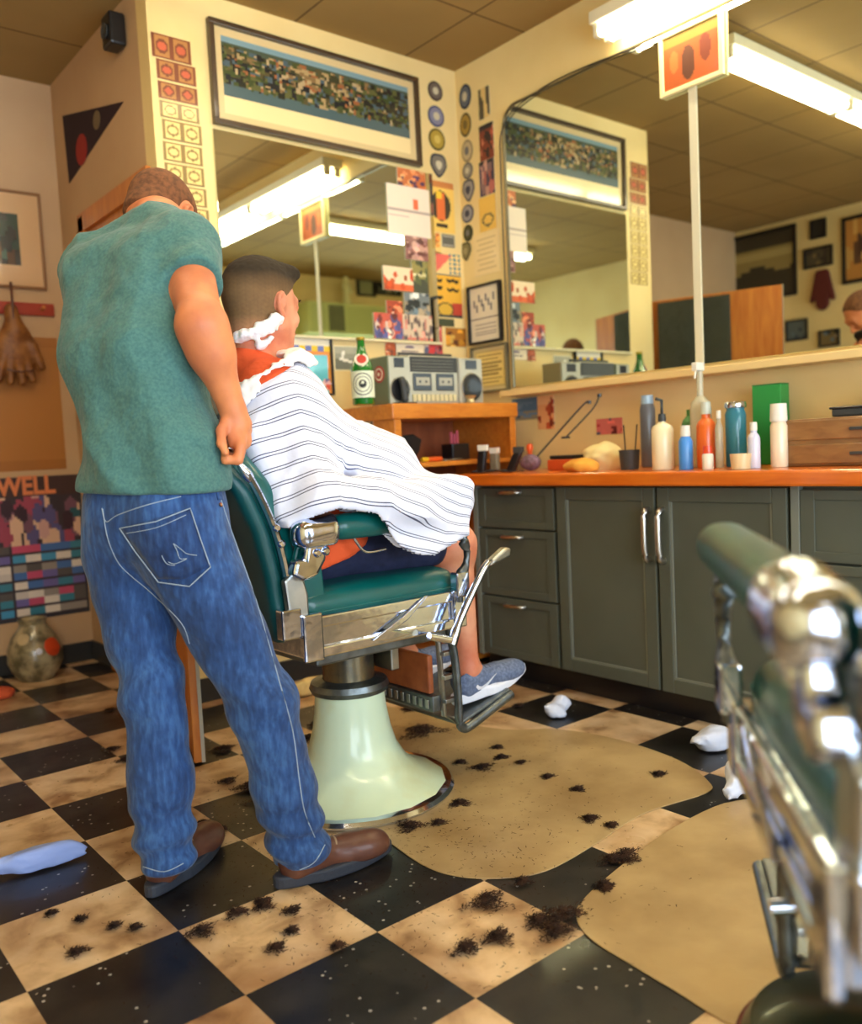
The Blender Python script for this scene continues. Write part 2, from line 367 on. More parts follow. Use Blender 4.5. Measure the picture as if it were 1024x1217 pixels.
# door frame and the leaf swung into the room
df = struct(bpy.data.objects.new('door_1', None)); C.objects.link(df)
box('casing', (XA-.022, DY0-.06, 0), (XA+.11, DY0+.005, DZ+.07), doorw, df)
box('casing', (XA-.022, DY1-.005, 0), (XA+.11, DY1+.07, DZ+.07), doorw, df)
box('lintel', (XA-.022, DY0-.06, DZ), (XA+.11, DY1+.07, DZ+.085), doorw, df); box('transom', (XA-.004, DY0, DZ-.20), (XA+.03, DY1, DZ), doorw, df)
for z in (.35, 1.4): box('hinge', (XA-.027, DY0-.01, z), (XA-.0225, DY0+.0, z+.09), steel, df)
lf = empty('door_leaf', 'golden wooden door leaf swung open behind the barber, seen edge on', 'door', (1.415, 3.44, 0), math.atan2(2.66-3.44, 1.15-1.415))
box('panel', (0, -.02, .012), (.81, .016, 1.86), doorw, lf, .003)
box('edge_strip', (.811, .004, .012), (.814, .016, 1.86), mat('pale_grey_paint', (170, 165, 150), .5), lf, .001)
for s in (-.03, .0275): 
    kb = tobj('handle', [(.75, s-.018*(1 if s > 0 else 1), .98), (.75, s+.02*(1 if s > 0 else -1), .98), (.66, s+.02*(1 if s > 0 else -1), .98)], .009, steel, lf)
box('notice_board', (.25, .0165, 1.1), (.45, .021, 1.5), mat('notice_grey', (52, 56, 52), .5), lf, .001)
q_ = lambda t_, n_: (1.415+math.cos(lf.rotation_euler.z)*t_-math.sin(lf.rotation_euler.z)*n_, 3.44+math.sin(lf.rotation_euler.z)*t_+math.cos(lf.rotation_euler.z)*n_)
cx_, cy_ = q_(.30, .045); coat = box('dark_coat', (-.22, -.012, .95), (.22, .012, 1.84), mat('dark_green_cloth', (58, 60, 50), .9, bump=(9, .8, .03)), None, .01); coat.location = (cx_, cy_, 0); coat.rotation_euler = lf.rotation_euler; tag(coat, 'dark grey-green cloth hanging over the open door leaf, seen in the counter mirror', 'cloth')
# ------------------------------------------------------------------ pictures: small mosaics of coloured faces on real boards
def blobs(seed, bg, pal, n=30, smin_=.03, smax_=.16, ell_=1., band=None):
    rn = np.random.RandomState(seed)
    def fn(u, v):
        c = np.tile(np.array(bg, float), (len(u), 1))
        if band:
            for (a, b, col) in band: c[(v >= a) & (v < b)] = col
        for i in range(n):
            x, y = rn.rand(2); r = smin_+(smax_-smin_)*rn.rand(); col = np.array(pal[rn.randint(len(pal))], float)*(.85+.3*rn.rand())
            q = ((u-x)/r)**2+((v-y)/(r*ell_*(.6+.8*rn.rand())))**2 < 1; c[q] = col
        return np.clip(c, 0, 255)
    return fn
PM = attr_mat('printed_paper', .45, .12); PG = attr_mat('glazed_print', .25, 1.)
def board(name, org, U, W, w, h, fn, res=.012, thick=.002, parent=None, m=None, edge=None):
    """a flat print: front face mosaic facing normal N=UxW, origin top-left on the wall side; real thickness"""
    org = np.array(org, float); U = np.array(U, float); W = np.array(W, float); N = np.cross(U, -W)*-1
    N = np.cross(W, U)*-1
    nx = max(4, min(90, int(w/res))); ny = max(4, min(90, int(h/res)))
    us, vs = np.meshgrid(np.linspace(0, 1, nx+1), np.linspace(0, 1, ny+1), indexing='ij')
    Vt = (org+us[..., None]*w*U-vs[..., None]*h*W+N*thick).reshape(-1, 3)
    i, j = np.meshgrid(np.arange(nx), np.arange(ny), indexing='ij'); a = (i*(ny+1)+j).ravel(); Fq = np.stack([a, a+1, a+ny+2, a+ny+1], 1)
    cu = ((i+.5)/nx).ravel(); cvv = ((j+.5)/ny).ravel(); col = lin(fn(cu, cvv)/255.)
    nb = len(Vt); B = np.array([org, org+w*U, org+w*U-h*W, org-h*W]); T = B+N*thick
    Vt = np.concatenate([Vt, B, T]); q = [[nb+k for k in (0, 1, 2, 3)]]+[[nb+k, nb+4+k, nb+4+(k+1) % 4, nb+(k+1) % 4] for k in range(4)]
    Fq = np.concatenate([Fq, q]); ec = lin(np.array(edge if edge else (225, 215, 190))/255.); col = np.concatenate([col, np.tile(ec, (5, 1))])
    me = bpy.data.meshes.new(name); me.from_pydata(Vt.tolist(), [], Fq.tolist())
    at = me.attributes.new('Col', 'FLOAT_COLOR', 'CORNER'); at.data.foreach_set('color', np.repeat(np.c_[col, np.ones(len(col))], 4, 0).astype(np.float32).ravel())
    return link(name, me, m or PM, parent)
def on_wall(name, wall, rect, fn, label=None, cat=None, group=None, lift=.0, res=.012, thick=.002, parent=None, m=None, pad=0.):
    """rect=(l,t,r,b) in photo pixels, unprojected on the wall plane"""
    l, t, r_, b = rect; f_ = {'back': lambda x, y: ony(x, y, YB), 'right': lambda x, y: onx(x, y, XR), 'far': lambda x, y: ony(x, y, YF), 'alcove': lambda x, y: onx(x, y, XA)}[wall]
    tl = f_(l, t); br = f_(r_, b); 
    if wall in ('back', 'far'):
        yy = (YB if wall == 'back' else YF)-lift; mx = (t+b)/2; x0 = f_(l, mx)[0]; x1 = f_(r_, mx)[0]; my = (l+r_)/2; z0 = f_(my, t)[2]; z1 = f_(my, b)[2]
        org = (x0, yy, z0); U = (1, 0, 0); w = x1-x0
    else:
        xx = (XR if wall == 'right' else XA)-lift; mx = (t+b)/2; y0 = f_(l, mx)[1]; y1 = f_(r_, mx)[1]; my = (l+r_)/2; z0 = f_(my, t)[2]; z1 = f_(my, b)[2]
        org = (xx, y0, z0); U = (0, -1, 0); w = y0-y1
    o = board(name, org, U, (0, 0, 1), abs(w), z0-z1, fn, res, thick, parent, m)
    if label: tag(o, label, cat, group)
    return o, np.array(org, float), abs(w), z0-z1
def framed(name, label, cat, org, U, w, h, fn, fw_, fm_, mat_w=0., matc=(232, 214, 170), depth=.025, res=.012, group=None, glass=True):
    org = np.array(org, float); U = np.array(U, float); N = np.cross((0, 0, 1), U)*-1
    root = empty(name, label, cat, org+U*w/2+np.array([0, 0, -h]), group=group); ro = np.array(root.location)
    o = org-ro; Z = np.array([0, 0, 1.])
    for a, b in ((o, o+U*w-Z*fw_), (o-Z*(h-fw_), o+U*w-Z*h), (o-Z*fw_, o+U*fw_-Z*(h-fw_)), (o+U*(w-fw_)-Z*fw_, o+U*w-Z*(h-fw_))):
        box('frame', a, b+N*depth, fm_, root, .003)
    def g(u_, v_):
        iw, ih = w-2*fw_, h-2*fw_; mu, mv = mat_w/iw, mat_w/ih; mb = mv*1.0
        c = fn((u_-mu)/(1-2*mu), (v_-mv)/(1-mv-mb)); out = (u_ < mu) | (u_ > 1-mu) | (v_ < mv) | (v_ > 1-mb); c[out] = matc; return c
    board('print', o+U*fw_-Z*fw_+N*.002, U, Z, w-2*fw_, h-2*fw_, g, res, .008, root, PG if glass else PM)
    return root
def wrect(wall, rect, lift=.001):
    l, t, r_, b = rect; mx, my = (l+r_)/2, (t+b)/2
    if wall in ('back', 'far', 'behind'):
        Y = {'back': YB, 'far': YF}[wall]; x0, x1 = ony(l, my, Y)[0], ony(r_, my, Y)[0]; z0, z1 = ony(mx, t, Y)[2], ony(mx, b, Y)[2]; return V(x0, Y-lift, z0), V(1, 0, 0), x1-x0, z0-z1
    X = XR if wall == 'right' else XA; y0, y1 = onx(l, my, X)[1], onx(r_, my, X)[1]; z0, z1 = onx(mx, t, X)[2], onx(mx, b, X)[2]; return V(X-lift, y0, z0), V(0, -1, 0), y0-y1, z0-z1
# panoramic town picture over the mirror
def pano(u, v):
    c = np.zeros((len(u), 3)); rn = np.random.RandomState(3)
    c[:] = (52, 74, 84); c[v < .12] = (120, 150, 160)
    c[(v >= .12) & (v < .3)] = (70, 82, 66)
    c[v > .62] = (96, 98, 50); c[v > .8] = (74, 96, 100)
    for i in range(1500):
        x, y = rn.rand(), rn.rand(); yy = .18+.62*y; rx, ry = .005+.012*rn.rand(), .015+.04*rn.rand()
        mid = math.exp(-((x-.45)/.33)**2)
        pal = [(170, 144, 100), (150, 92, 56), (176, 154, 116), (84, 76, 48), (60, 60, 40), (70, 78, 44), (130, 104, 68)] if rn.rand() < mid*(1.1-y*.8) else [(40, 46, 36), (62, 74, 40), (90, 92, 52), (30, 36, 40), (74, 92, 100)]
        c[(np.abs(u-x) < rx) & (np.abs(v-yy) < ry)] = pal[rn.randint(len(pal))]
    return c
tan_frame = mat('bronze_frame', (70, 52, 34), .35, coat=.3)
pano_w = 2.79-1.70
def pano2(u, v):
    k = v > .78*1.0
    c = pano(u, np.clip(v/.76, 0, 1)); c[v > .76] = (236, 214, 160); return c
framed('panoramic_picture', 'wide dark-framed panoramic picture of a hillside town hung over the back mirror', 'picture', (1.70, YB-.001, 2.795), (1, 0, 0), 1.09, .42, pano2, .022, tan_frame, .03, (214, 190, 140), .03, .008)
# mirrors
bmir = empty('wall_mirror', 'flat wall mirror on the back wall under the panoramic picture', 'mirror', (2.2, YB, 1.53))
box('mirror_glass', (-.505, -.012, 0), (.66, -.001, .825), mirror, bmir, .001)
box('ledge', (-.505, -.03, -.012), (.66, -.001, 0), mat('pale_ledge', (226, 214, 170), .5), bmir, .002)
rm = empty('counter_mirror', 'large two-pane mirror with rounded top corner above the counter', 'mirror', (XR, 2.0, 1.28))
def pane(name, ya, yb, za, zb, rc_end):
    pts = []
    if rc_end:
        r_ = .09
        for k in range(9): a = math.pi/2*k/8; pts.append((ya-r_+r_*math.cos(a), zb-r_+r_*math.sin(a)))
    else: pts.append((ya, zb))
    pts += [(yb, zb), (yb, za), (ya, za)]
    bm = bmesh.new(); prism(bm, pts, 0, -.014, -.001); return obj(name, bm, mirror, rm, bevel=.002)
pane('mirror_pane', 1.03, .018, 0, 1.31, True); pane('mirror_pane', -.018, -1.6, 0, 1.31, False)
box('seam_strip', (-.018, -.018, 0), (-.003, .018, 1.2), mat('white_strip', (214, 208, 180), .4), rm, .002)
pts = [(-.016, 1.035, 0)]+[(-.016, 1.035-.09+.09*math.cos(a), 1.225+.09*math.sin(a)) for a in np.linspace(0, math.pi/2, 8)]+[(-.016, -1.6, 1.315)]
tobj('edge_trim', pts, .006, mat('mirror_edge', (120, 112, 88), .3, .8), rm, n=8)
# sign at the mirror seam
sg = empty('hanging_sign', 'small cream-framed orange picture hanging over the mirror seam below the lamp', 'sign', (XR-.018, 1.995, 2.345))
def signp(u, v):
    c = np.tile(np.array((176, 84, 30), float), (len(u), 1)); c[(v < .22)] = (150, 120, 40)
    c[((u-.45)/.12)**2+((v-.6)/.32)**2 < 1] = (92, 48, 24); c[((u-.75)/.1)**2+((v-.45)/.25)**2 < 1] = (120, 50, 24); c[((u-.2)/.08)**2+((v-.5)/.2)**2 < 1] = (200, 110, 50); return c
board('print', (-.004, .125, .215), (0, -1, 0), (0, 0, 1), .25, .205, signp, .006, .006, sg)
crf = mat('cream_frame', (238, 226, 170), .5)
for a, b in (((-.018, .14, -.005), (0, .123, .232)), ((-.018, -.123, -.005), (0, -.14, .232)), ((-.018, -.123, -.005), (0, .123, .012)), ((-.018, -.123, .214), (0, .123, .232))): box('frame', a, b, crf, sg, .002)
tobj('wire', spline([(-.004, .14, .225), (-.008, .5, .255), (-.006, .8, .25), (-.004, 1.03, .17), (-.004, 1.062, -.1), (-.004, 1.062, -.9)], 6), .003, black, sg, n=6)
# lamps
tubem = mat('lamp_tube', (255, 240, 190), .5, emit=(255, 244, 220, 1.))
E_T = tubem.node_tree.nodes['Principled BSDF'].inputs['Emission Strength']
housing = mat('lamp_housing', (230, 222, 190), .4)
def lamp(name, label, loc, rz, length, w, tubes, drop=.05, refl=True):
    t = empty(name, label, 'lamp', loc, rz)
    box('housing', (0, -w/2, 0), (length, w/2, .05), housing, t, .004)
    n = 1 if length < 1.5 else 2
    for i in range(n):
        for k in range(tubes):
            y = (k-(tubes-1)/2)*w*.5; L_ = length/n
            tobj('tube', [(i*L_+.03, y, -.03), ((i+1)*L_-.03, y, -.03)], .019, tubem, t, n=12)
            for xx in (i*L_+.02, (i+1)*L_-.02): box('socket', (xx-.012, y-.02, -.05), (xx+.012, y+.02, 0), housing, t, .003)
    return t
lamp('mirror_lamp', 'bright fluorescent fitting on the wall above the counter mirror', (XR-.10, 2.37, 2.68), -math.pi/2, 1.9, .14, 2)
lamp('ceiling_lamp', 'ceiling fluorescent fitting seen in the counter mirror running across the room', (2.2, 2.40, ZC-.055), math.pi, 2.44, .16, 2)
lamp('ceiling_lamp', 'ceiling fluorescent fitting nearest the camera, seen only in the back mirror', (2.2, .70, ZC-.055), math.pi, 2.44, .16, 2)
# banknotes taped on the wall edge
def note(seed, dark):
    def fn(u, v):
        bg = (176, 120, 62) if dark else (232, 206, 130); ink = (120, 62, 34) if dark else (142, 116, 66)
        c = np.tile(np.array(bg, float), (len(u), 1)); e = (np.abs(u-.5) > .44) | (np.abs(v-.5) > .40); c[e] = ink
        c[np.abs(u-.5) < .04] = ink
        for cx in (.26, .74):
            r2 = ((u-cx)/.15)**2+((v-.5)/.3)**2; c[(r2 < 1) & (r2 > .45)] = ink
            if dark: c[r2 <= .45] = (196, 92, 60)
        return c
    return fn
ys = [40, 71, 97, 120, 142, 168, 193, 218, 243, 268]; xs = [180, 186, 188, 190, 193, 194, 196, 199, 202, 205]
desc = ['topmost, dark reddish banknote', 'dark brown banknote second from the top', 'dark brown banknote third from the top', 'pale yellow banknote just below the dark ones', 'pale banknote fifth from the top', 'pale banknote sixth from the top', 'pale banknote seventh from the top', 'pale banknote half hidden by the barber\'s head', 'pale banknote lowest of the column']
for i in range(9):
    on_wall('banknote', 'back', (xs[i], ys[i]+4, xs[i]+46, ys[i+1]+1), note(i, i < 3), desc[i]+' taped up left of the back mirror', 'banknote', 'banknotes taped in a column', res=.006, lift=.0005)
# pinned cards, photos and posters
warm = [(206, 84, 50), (226, 140, 96), (120, 60, 40), (236, 210, 180), (60, 50, 50)]
cool = [(60, 70, 80), (110, 130, 140), (220, 220, 210), (170, 150, 120), (40, 44, 40)]
red_ = [(200, 60, 60), (230, 120, 110), (240, 220, 200), (120, 40, 40), (90, 90, 110)]
def mustache(u, v):
    c = np.tile(np.array((232, 176, 60), float), (len(u), 1))
    for (x, y, a) in ((.25, .12, 1), (.75, .12, .7), (.25, .3, .6), (.75, .32, 1), (.25, .52, .8)):
        q = (np.abs(u-x) < .17) & (np.abs(v-y-.05*a*np.abs(np.sin((u-x)*16))) < .035); c[q] = (40, 34, 30)
    c[(v > .7) & (u < .3)] = (70, 110, 120); c[(v > .66) & (u > .7)] = (190, 70, 50)
    r2 = ((u-.5)/.2)**2+((v-.82)/.14)**2; c[r2 < 1] = (214, 170, 60); c[(r2 < 1.4) & (r2 >= 1)] = (60, 50, 40); c[v > .95] = (50, 60, 60); c[v < .03] = (60, 100, 110); return c
def barberposter(u, v):
    c = np.tile(np.array((240, 200, 100), float), (len(u), 1)); c[(v < .12)] = (206, 130, 70)
    r2 = ((u-.5)/.36)**2+((v-.48)/.3)**2; c[r2 < 1] = (66, 60, 46); c[(np.abs(u-.5) < .14) & (v > .22) & (v < .75)] = (226, 116, 60); c[(np.abs(u-.45) < .1) & (v > .2) & (v < .34)] = (240, 200, 60)
    c[(np.abs(u-.52) < .22) & (v > .82) & (v < .9)] = (60, 50, 40); return c
def sheets(u, v):
    c = np.tile(np.array((238, 220, 200), float), (len(u), 1)); c[np.abs(v-.5) < .02] = (180, 160, 150); c[(np.abs(u-.66) < .06) & (np.abs(v-.35) < .1)] = (226, 110, 70)
    c[(np.abs(v-.62) < .015) & (u < .5)] = (200, 180, 170); return c
def pinkcard(u, v):
    c = np.tile(np.array((238, 206, 140), float), (len(u), 1)); c[(u+v*.6 < .8) & (v > .08)] = (230, 110, 96); q = (u > .66) & (np.sin(u*40)+np.sin(v*30) > .2); c[q] = (84, 130, 140); return c
def plane_photo(u, v):
    c = np.tile(np.array((150, 150, 130), float), (len(u), 1)); c[v > .5] = (112, 112, 92); c[v < .3] = (172, 170, 148)
    q = (np.abs(v-(.5+.25*(u-.1))) < .055) & (u > .2); c[q] = (238, 232, 214); c[(np.abs(u-.3-.2*(.5-v)) < .05) & (v > .2) & (v < .55)] = (240, 236, 220); c[(np.abs(v-.62) < .03) & (u > .5)] = (230, 226, 206)
    e = (np.abs(u-.5) > .46) | (np.abs(v-.5) > .44); c[e] = (236, 222, 176); return c
def card(u, v):
    c = np.tile(np.array((240, 222, 190), float), (len(u), 1)); c[(np.abs(v-.68) < .05) & (np.abs(u-.5) < .28)] = (90, 80, 110); r2 = ((u-.5)/.16)**2+((v-.45)/.14)**2; c[(r2 < 1) & (v < .46)] = (130, 110, 130); return c
def plain(col, edge=None, lines=0, ink=(120, 100, 80)):
    def fn(u, v):
        c = np.tile(np.array(col, float), (len(u), 1))
        for k in range(lines):
            y = .15+.7*k/max(lines-1, 1); c[(np.abs(v-y) < .022) & (np.abs(u-.5) < .38-.1*(k % 2))] = ink
        if edge is not None: c[(np.abs(u-.5) > .44) | (np.abs(v-.5) > .45)] = edge
        return c
    return fn
cards = [
 ('photo', (470, 203, 503, 229), blobs(1, (200, 110, 60), [(90, 60, 90), (220, 140, 90), (240, 180, 120)], 26), 'orange and violet photo stuck at the top right edge of the back mirror', 'photo', .014),
 ('paper_sheet', (458, 223, 508, 281), sheets, 'two white paper sheets with a small orange mark on the back mirror', 'paper', .015),
 ('photo', (479, 282, 506, 310), blobs(2, (150, 100, 90), [(190, 140, 140), (120, 70, 60), (220, 170, 150)], 30), 'pinkish brown photo on the mirror just below the white sheets', 'photo', .014),
 ('photo', (487, 311, 506, 349), blobs(4, (150, 140, 80), [(90, 96, 60), (60, 66, 50), (200, 190, 130)], 14, band=[(.55, 1, (74, 78, 60)), (.4, .5, (236, 226, 180))]), 'tall green and yellow photo on the right edge of the back mirror', 'photo', .014),
 ('photo', (453, 318, 488, 346), blobs(5, (240, 214, 176), [(226, 90, 40), (206, 70, 30), (180, 90, 50)], 12, .05, .1, 2.4, band=[(.75, 1, (230, 110, 60))]), 'pale photo of people in orange, furthest left on the back mirror', 'photo', .016),
 ('photo', (457, 358, 476, 376), blobs(6, (170, 70, 40), warm, 22), 'small red photo of faces above the wide red photo', 'photo', .014),
 ('photo', (478, 349, 508, 376), blobs(7, (120, 128, 128), cool, 26), 'grey photo of vehicles below the tall green photo', 'photo', .0145),
 ('photo', (442, 373, 476, 403), blobs(8, (200, 90, 70), [(90, 90, 140), (230, 140, 110), (120, 50, 40), (240, 220, 200)], 34, .03, .12, 2), 'wide red photo of a crowd at the lower left of the photo cluster', 'photo', .016),
 ('photo', (474, 375, 511, 405), blobs(9, (214, 190, 160), [(120, 100, 90), (90, 80, 80), (230, 150, 130)], 40, .02, .05, 4, band=[(.88, 1, (220, 120, 100))]), 'beige group photo in the middle of the lower photo row', 'photo', .0155),
 ('photo', (503, 386, 525, 424), blobs(10, (200, 80, 80), red_, 28), 'tall pink and red photo right of the beige group photo', 'photo', .001),
 ('photo', (457, 402, 470, 423), blobs(12, (190, 90, 50), warm, 10), 'narrow orange photo hanging left of the white card', 'photo', .001),
 ('card', (469, 405, 503, 423), card, 'white card with a small dark emblem above the boombox', 'card', .001),
 ('poster', (507, 216, 539, 276), barberposter, 'yellow poster with a figure in a dark oval right of the mirror', 'poster', .001),
 ('photo', (508, 276, 523, 301), blobs(13, (240, 200, 120), [(220, 110, 50), (230, 150, 70)], 10, .06, .2), 'cream and orange card below the yellow oval poster', 'card', .001),
 ('card', (524, 279, 540, 294), plain((104, 102, 92), (190, 180, 150), 3, (180, 175, 160)), 'small grey card beside the orange card', 'card', .001),
 ('postcard', (508, 301, 546, 326), pinkcard, 'pink and blue postcard above the moustache poster', 'card', .001),
 ('poster', (508, 326, 548, 377), mustache, 'yellow poster of dark moustaches on the back wall', 'poster', .001),
 ('plaque', (521, 379, 539, 388), plain((70, 76, 50), (40, 44, 34), 1, (190, 190, 140)), 'small dark green plaque under the moustache poster', 'plaque', .001),
 ('photo', (529, 390, 553, 412), blobs(14, (170, 110, 40), [(214, 150, 50), (236, 190, 90), (110, 60, 30)], 12, .08, .2), 'brown and gold photo right above the boombox', 'photo', .001),
 ('photo', (396, 411, 429, 441), plane_photo, 'black and white photo of an airplane left of the green bottle', 'photo', .001),
]
for nm, rc, fn, lab, cat_, lift in cards:
    on_wall(nm, 'back', rc, fn, lab, cat_, 'cards and photos pinned around the back mirror', lift=lift, res=.006)
rcards = [
 ('photo', (569, 104, 582, 141), blobs(21, (224, 190, 120), [(90, 80, 60), (120, 110, 80)], 10, .08, .2, 2), 'pale small cut-out of a dark figure at the top of the counter wall', 'photo'),
 ('photo', (570, 147, 587, 190), blobs(22, (130, 60, 40), [(60, 40, 40), (180, 90, 60), (200, 120, 90)], 18, band=[(0, .16, (44, 40, 40))]), 'tall dark red photo, upper of two beside the right mirror', 'photo'),
 ('photo', (570, 190, 588, 232), blobs(23, (130, 100, 100), [(70, 60, 80), (200, 150, 130), (160, 90, 80)], 18, .04, .15, 2, band=[(0, .1, (40, 40, 44)), (.93, 1, (50, 44, 60))]), 'tall mauve photo, lower of two beside the right mirror', 'photo'),
 ('card', (570, 233, 590, 274), plain((226, 180, 76), None, 0), 'mustard yellow card with a grey oval below the two tall photos', 'card'),
 ('notice', (563, 276, 594, 326), plain((232, 208, 152), None, 7, (206, 182, 130)), 'faded cream typed notice above the black-framed certificate', 'paper')]
def must(u, v):
    c = plain((230, 186, 84))(u, v); r2 = ((u-.5)/.36)**2+((v-.68)/.2)**2; c[(r2 < 1) & (r2 > .5)] = (120, 104, 66); return c
rcards[3] = rcards[3][:2]+(must,)+rcards[3][3:]
for nm, rc, fn, lab, cat_ in rcards: on_wall(nm, 'right', rc, fn, lab, cat_, 'papers on the counter wall', lift=.001, res=.008)
o_, U_, w_, h_ = wrect('right', (559, 337, 598, 408))
def cert(u, v):
    c = np.tile(np.array((224, 214, 190), float), (len(u), 1)); rn = np.random.RandomState(2)
    c[(np.abs(v-.58) < .02)] = (120, 110, 110)
    for k in range(9): x = .15+.08*k; c[(np.abs(u-x) < .03) & (np.abs(v-.3-.1*math.sin(k*2.1)) < .07)] = (110, 110, 120)
    for k in range(4): c[(np.abs(v-.7-.06*k) < .01) & (np.abs(u-.5) < .35)] = (160, 150, 140)
    return c
framed('certificate', 'black-framed document with signatures beside the counter mirror', 'certificate', o_, U_, w_, h_, cert, .012, blackframe, .0, res=.006)
o_, U_, w_, h_ = wrect('right', (563, 410, 606, 466))
framed('certificate', 'yellowed certificate in a thin dark frame under the black-framed document', 'certificate', o_, U_, w_, h_, plain((222, 196, 112), (190, 170, 110), 8, (150, 128, 70)), .01, mat('grey_gold_frame', (110, 100, 70), .4), .012, (206, 190, 140), res=.006)
o_, U_, w_, h_ = wrect('back', (338, 400, 393, 470))
def cyanposter(u, v):
    c = np.tile(np.array((110, 206, 220), float), (len(u), 1)); c[v < .13] = (236, 226, 200)
    q = (v >= .13) & (v < .24); c[q] = np.where((np.floor(u[q]*7) % 2 == 0)[:, None], (236, 196, 40), (96, 110, 180))
    c[(v >= .24) & (v < .3)] = (230, 140, 50); c[(np.abs(u-.5) > .42) & (v > .24)] = (230, 150, 60); rn = np.random.RandomState(5)
    for k in range(30):
        x, y = rn.rand()*.9+.05, .72+.25*rn.rand(); col = [(226, 96, 80), (236, 220, 210), (120, 110, 160), (240, 190, 190)][k % 4]; c[((u-x)/.06)**2+((v-y)/.05)**2 < 1] = col
    return c
framed('wall_poster', 'black-framed poster with a turquoise picture and yellow-blue border, behind the customer\'s shoulder', 'poster', o_, U_, w_, h_, cyanposter, .008, blackframe, .0, res=.008)
# round emblem patches in columns
def emblem(wall, rect, cols, label, shape):
    o0, U0, w0, h0 = wrect(wall, rect); root = empty('cloth_patch', label, 'patch', o0+U0*w0/2-np.array([0, 0, h0/2]), group='round uniform patches by the corner')
    N0 = np.cross((0, 0, 1), U0)*-1
    def outl(s):
        pts = []
        for k in range(24):
            a = 2*math.pi*k/24; x, z = math.cos(a), math.sin(a)
            if shape == 'shield': 
                x = math.copysign(abs(x)**.6, x); z = math.copysign(abs(z)**.7, z); x *= (1.0 if z > 0 else (1+z*.85)**.7+.02)
            pts.append((x*s*w0/2, z*s*h0/2))
        return pts
    for s, t, cc, nm in ((1, .003, 0, 'border'), (.8, .0045, 1, 'field'), (.38, .006, 2, 'crest')):
        bm = bmesh.new(); pts = outl(s); A = [bm.verts.new(U0*x+np.array([0, 0, z])) for x, z in pts]; B = [bm.verts.new(U0*x+np.array([0, 0, z])+N0*t) for x, z in pts]
        bm.faces.new(A); bm.faces.new(B[::-1]); [bm.faces.new((A[i], B[i], B[(i+1) % 24], A[(i+1) % 24])) for i in range(24)]
        bmesh.ops.recalc_face_normals(bm, faces=bm.faces); obj(nm, bm, mat('patch_%d_%d_%d' % cols[cc], cols[cc], .9), root)
G1, G2, G3 = (70, 70, 80), (120, 116, 110), (200, 190, 160)
emblem('back', (508, 97, 525, 120), [(70, 56, 50), (110, 96, 84), G3], 'brown-grey round patch at the top of the back wall column', 'round')
emblem('back', (508, 126, 527, 151), [(84, 84, 112), (132, 130, 150), G3], 'blue-grey round patch second in the back wall column', 'round')
emblem('back', (509, 153, 528, 179), [(96, 84, 36), (176, 148, 56), (206, 180, 90)], 'golden round patch third in the back wall column', 'round')
emblem('back', (511, 183, 530, 211), [(64, 64, 66), (120, 112, 100), G3], 'dark shield-shaped patch above the yellow oval poster', 'shield')
pr = [((546, 100, 560, 130), [(52, 56, 70), (100, 104, 112), G3], 'dark oval patch at the top of the counter wall column', 'round'),
 ((547, 134, 560, 163), [(90, 76, 40), (170, 136, 56), (120, 100, 50)], 'golden-brown oval patch second in the counter wall column', 'round'),
 ((549, 166, 562, 193), [(150, 132, 96), (190, 170, 130), G2], 'faint beige patch third in the counter wall column', 'round'),
 ((550, 193, 562, 213), [(96, 92, 88), (150, 140, 120), G3], 'grey patch fourth in the counter wall column', 'round'),
 ((550, 213, 564, 240), [(84, 82, 84), (150, 144, 136), G1], 'grey lozenge patch fifth in the counter wall column', 'shield'),
 ((549, 243, 563, 265), [(86, 86, 96), (150, 146, 146), G1], 'grey star-like patch sixth in the counter wall column', 'round'),
 ((551, 267, 562, 287), [(52, 50, 30), (80, 76, 40), G2], 'very dark green oval patch second from the bottom', 'round'),
 ((548, 288, 560, 310), [(84, 76, 46), (130, 118, 74), (160, 146, 100)], 'olive patch at the bottom of the counter wall column', 'shield')]
for rc, cols, lab, shp in pr: emblem('right', rc, cols, lab, shp)
# far wall (left edge of the photo)
o_, U_, w_, h_ = wrect('far', (-40, 226, 50, 342))
framed('framed_picture', 'picture with wide cream mat at the left edge above the red rail', 'picture', o_, U_, w_, h_, blobs(31, (38, 60, 50), [(90, 60, 40), (60, 90, 80), (30, 40, 40)], 12, .08, .25), .012, mat('tan_frame', (140, 96, 56), .4), .10, (206, 164, 116), res=.012)
railr = empty('coat_rail', 'red wall rail under the framed picture at the left edge', 'rail', ony(20, 367, YF)); lo_ = ony(-60, 367, YF)[0]-railr.location[0]; hi_ = ony(63, 367, YF)[0]-railr.location[0]
box('board', (lo_, -.02, -.03), (hi_, -.001, .03), mat('red_paint', (160, 52, 26), .5), railr, .003)
for xx in (lo_+.12, -.05, hi_-.06): tobj('peg', [(xx, -.02, 0), (xx, -.06, .005)], .009, doorw, railr)
# baseball glove hanging from the rail
gl = ony(14, 408, YF)
glove = empty('baseball_glove', 'tan leather baseball glove hanging from the red rail', 'glove', (gl[0], YF-.07, gl[2]))
def glf(p):
    d = ell(p, (0, 0, -.02), (.085, .035, .11))
    for i, a in enumerate((-.07, -.03, .012, .05)): d = smin(d, cone(p, (a*.8, 0, -.06), (a*1.25, .0, -.2+abs(i-1.5)*.012), .024, .018), .012)
    d = smin(d, cone(p, (.07, -.01, -.02), (.105, -.01, -.12), .028, .02), .015); d = smin(d, cone(p, (0, 0, .05), (-.01, 0, .15), .045, .03), .03)
    return d
sdfmesh('body', glf, (-.16, -.07, -.26), (.16, .07, .2), .006, mat('glove_leather', (150, 96, 44), .5, col2=(112, 66, 30), nscale=20, bump=(50, .4, .004)), glove)
tobj('lace', spline([(-.06, -.045, -.14), (0, -.055, -.15), (.06, -.045, -.14)], 5), .004, brownleather, glove)
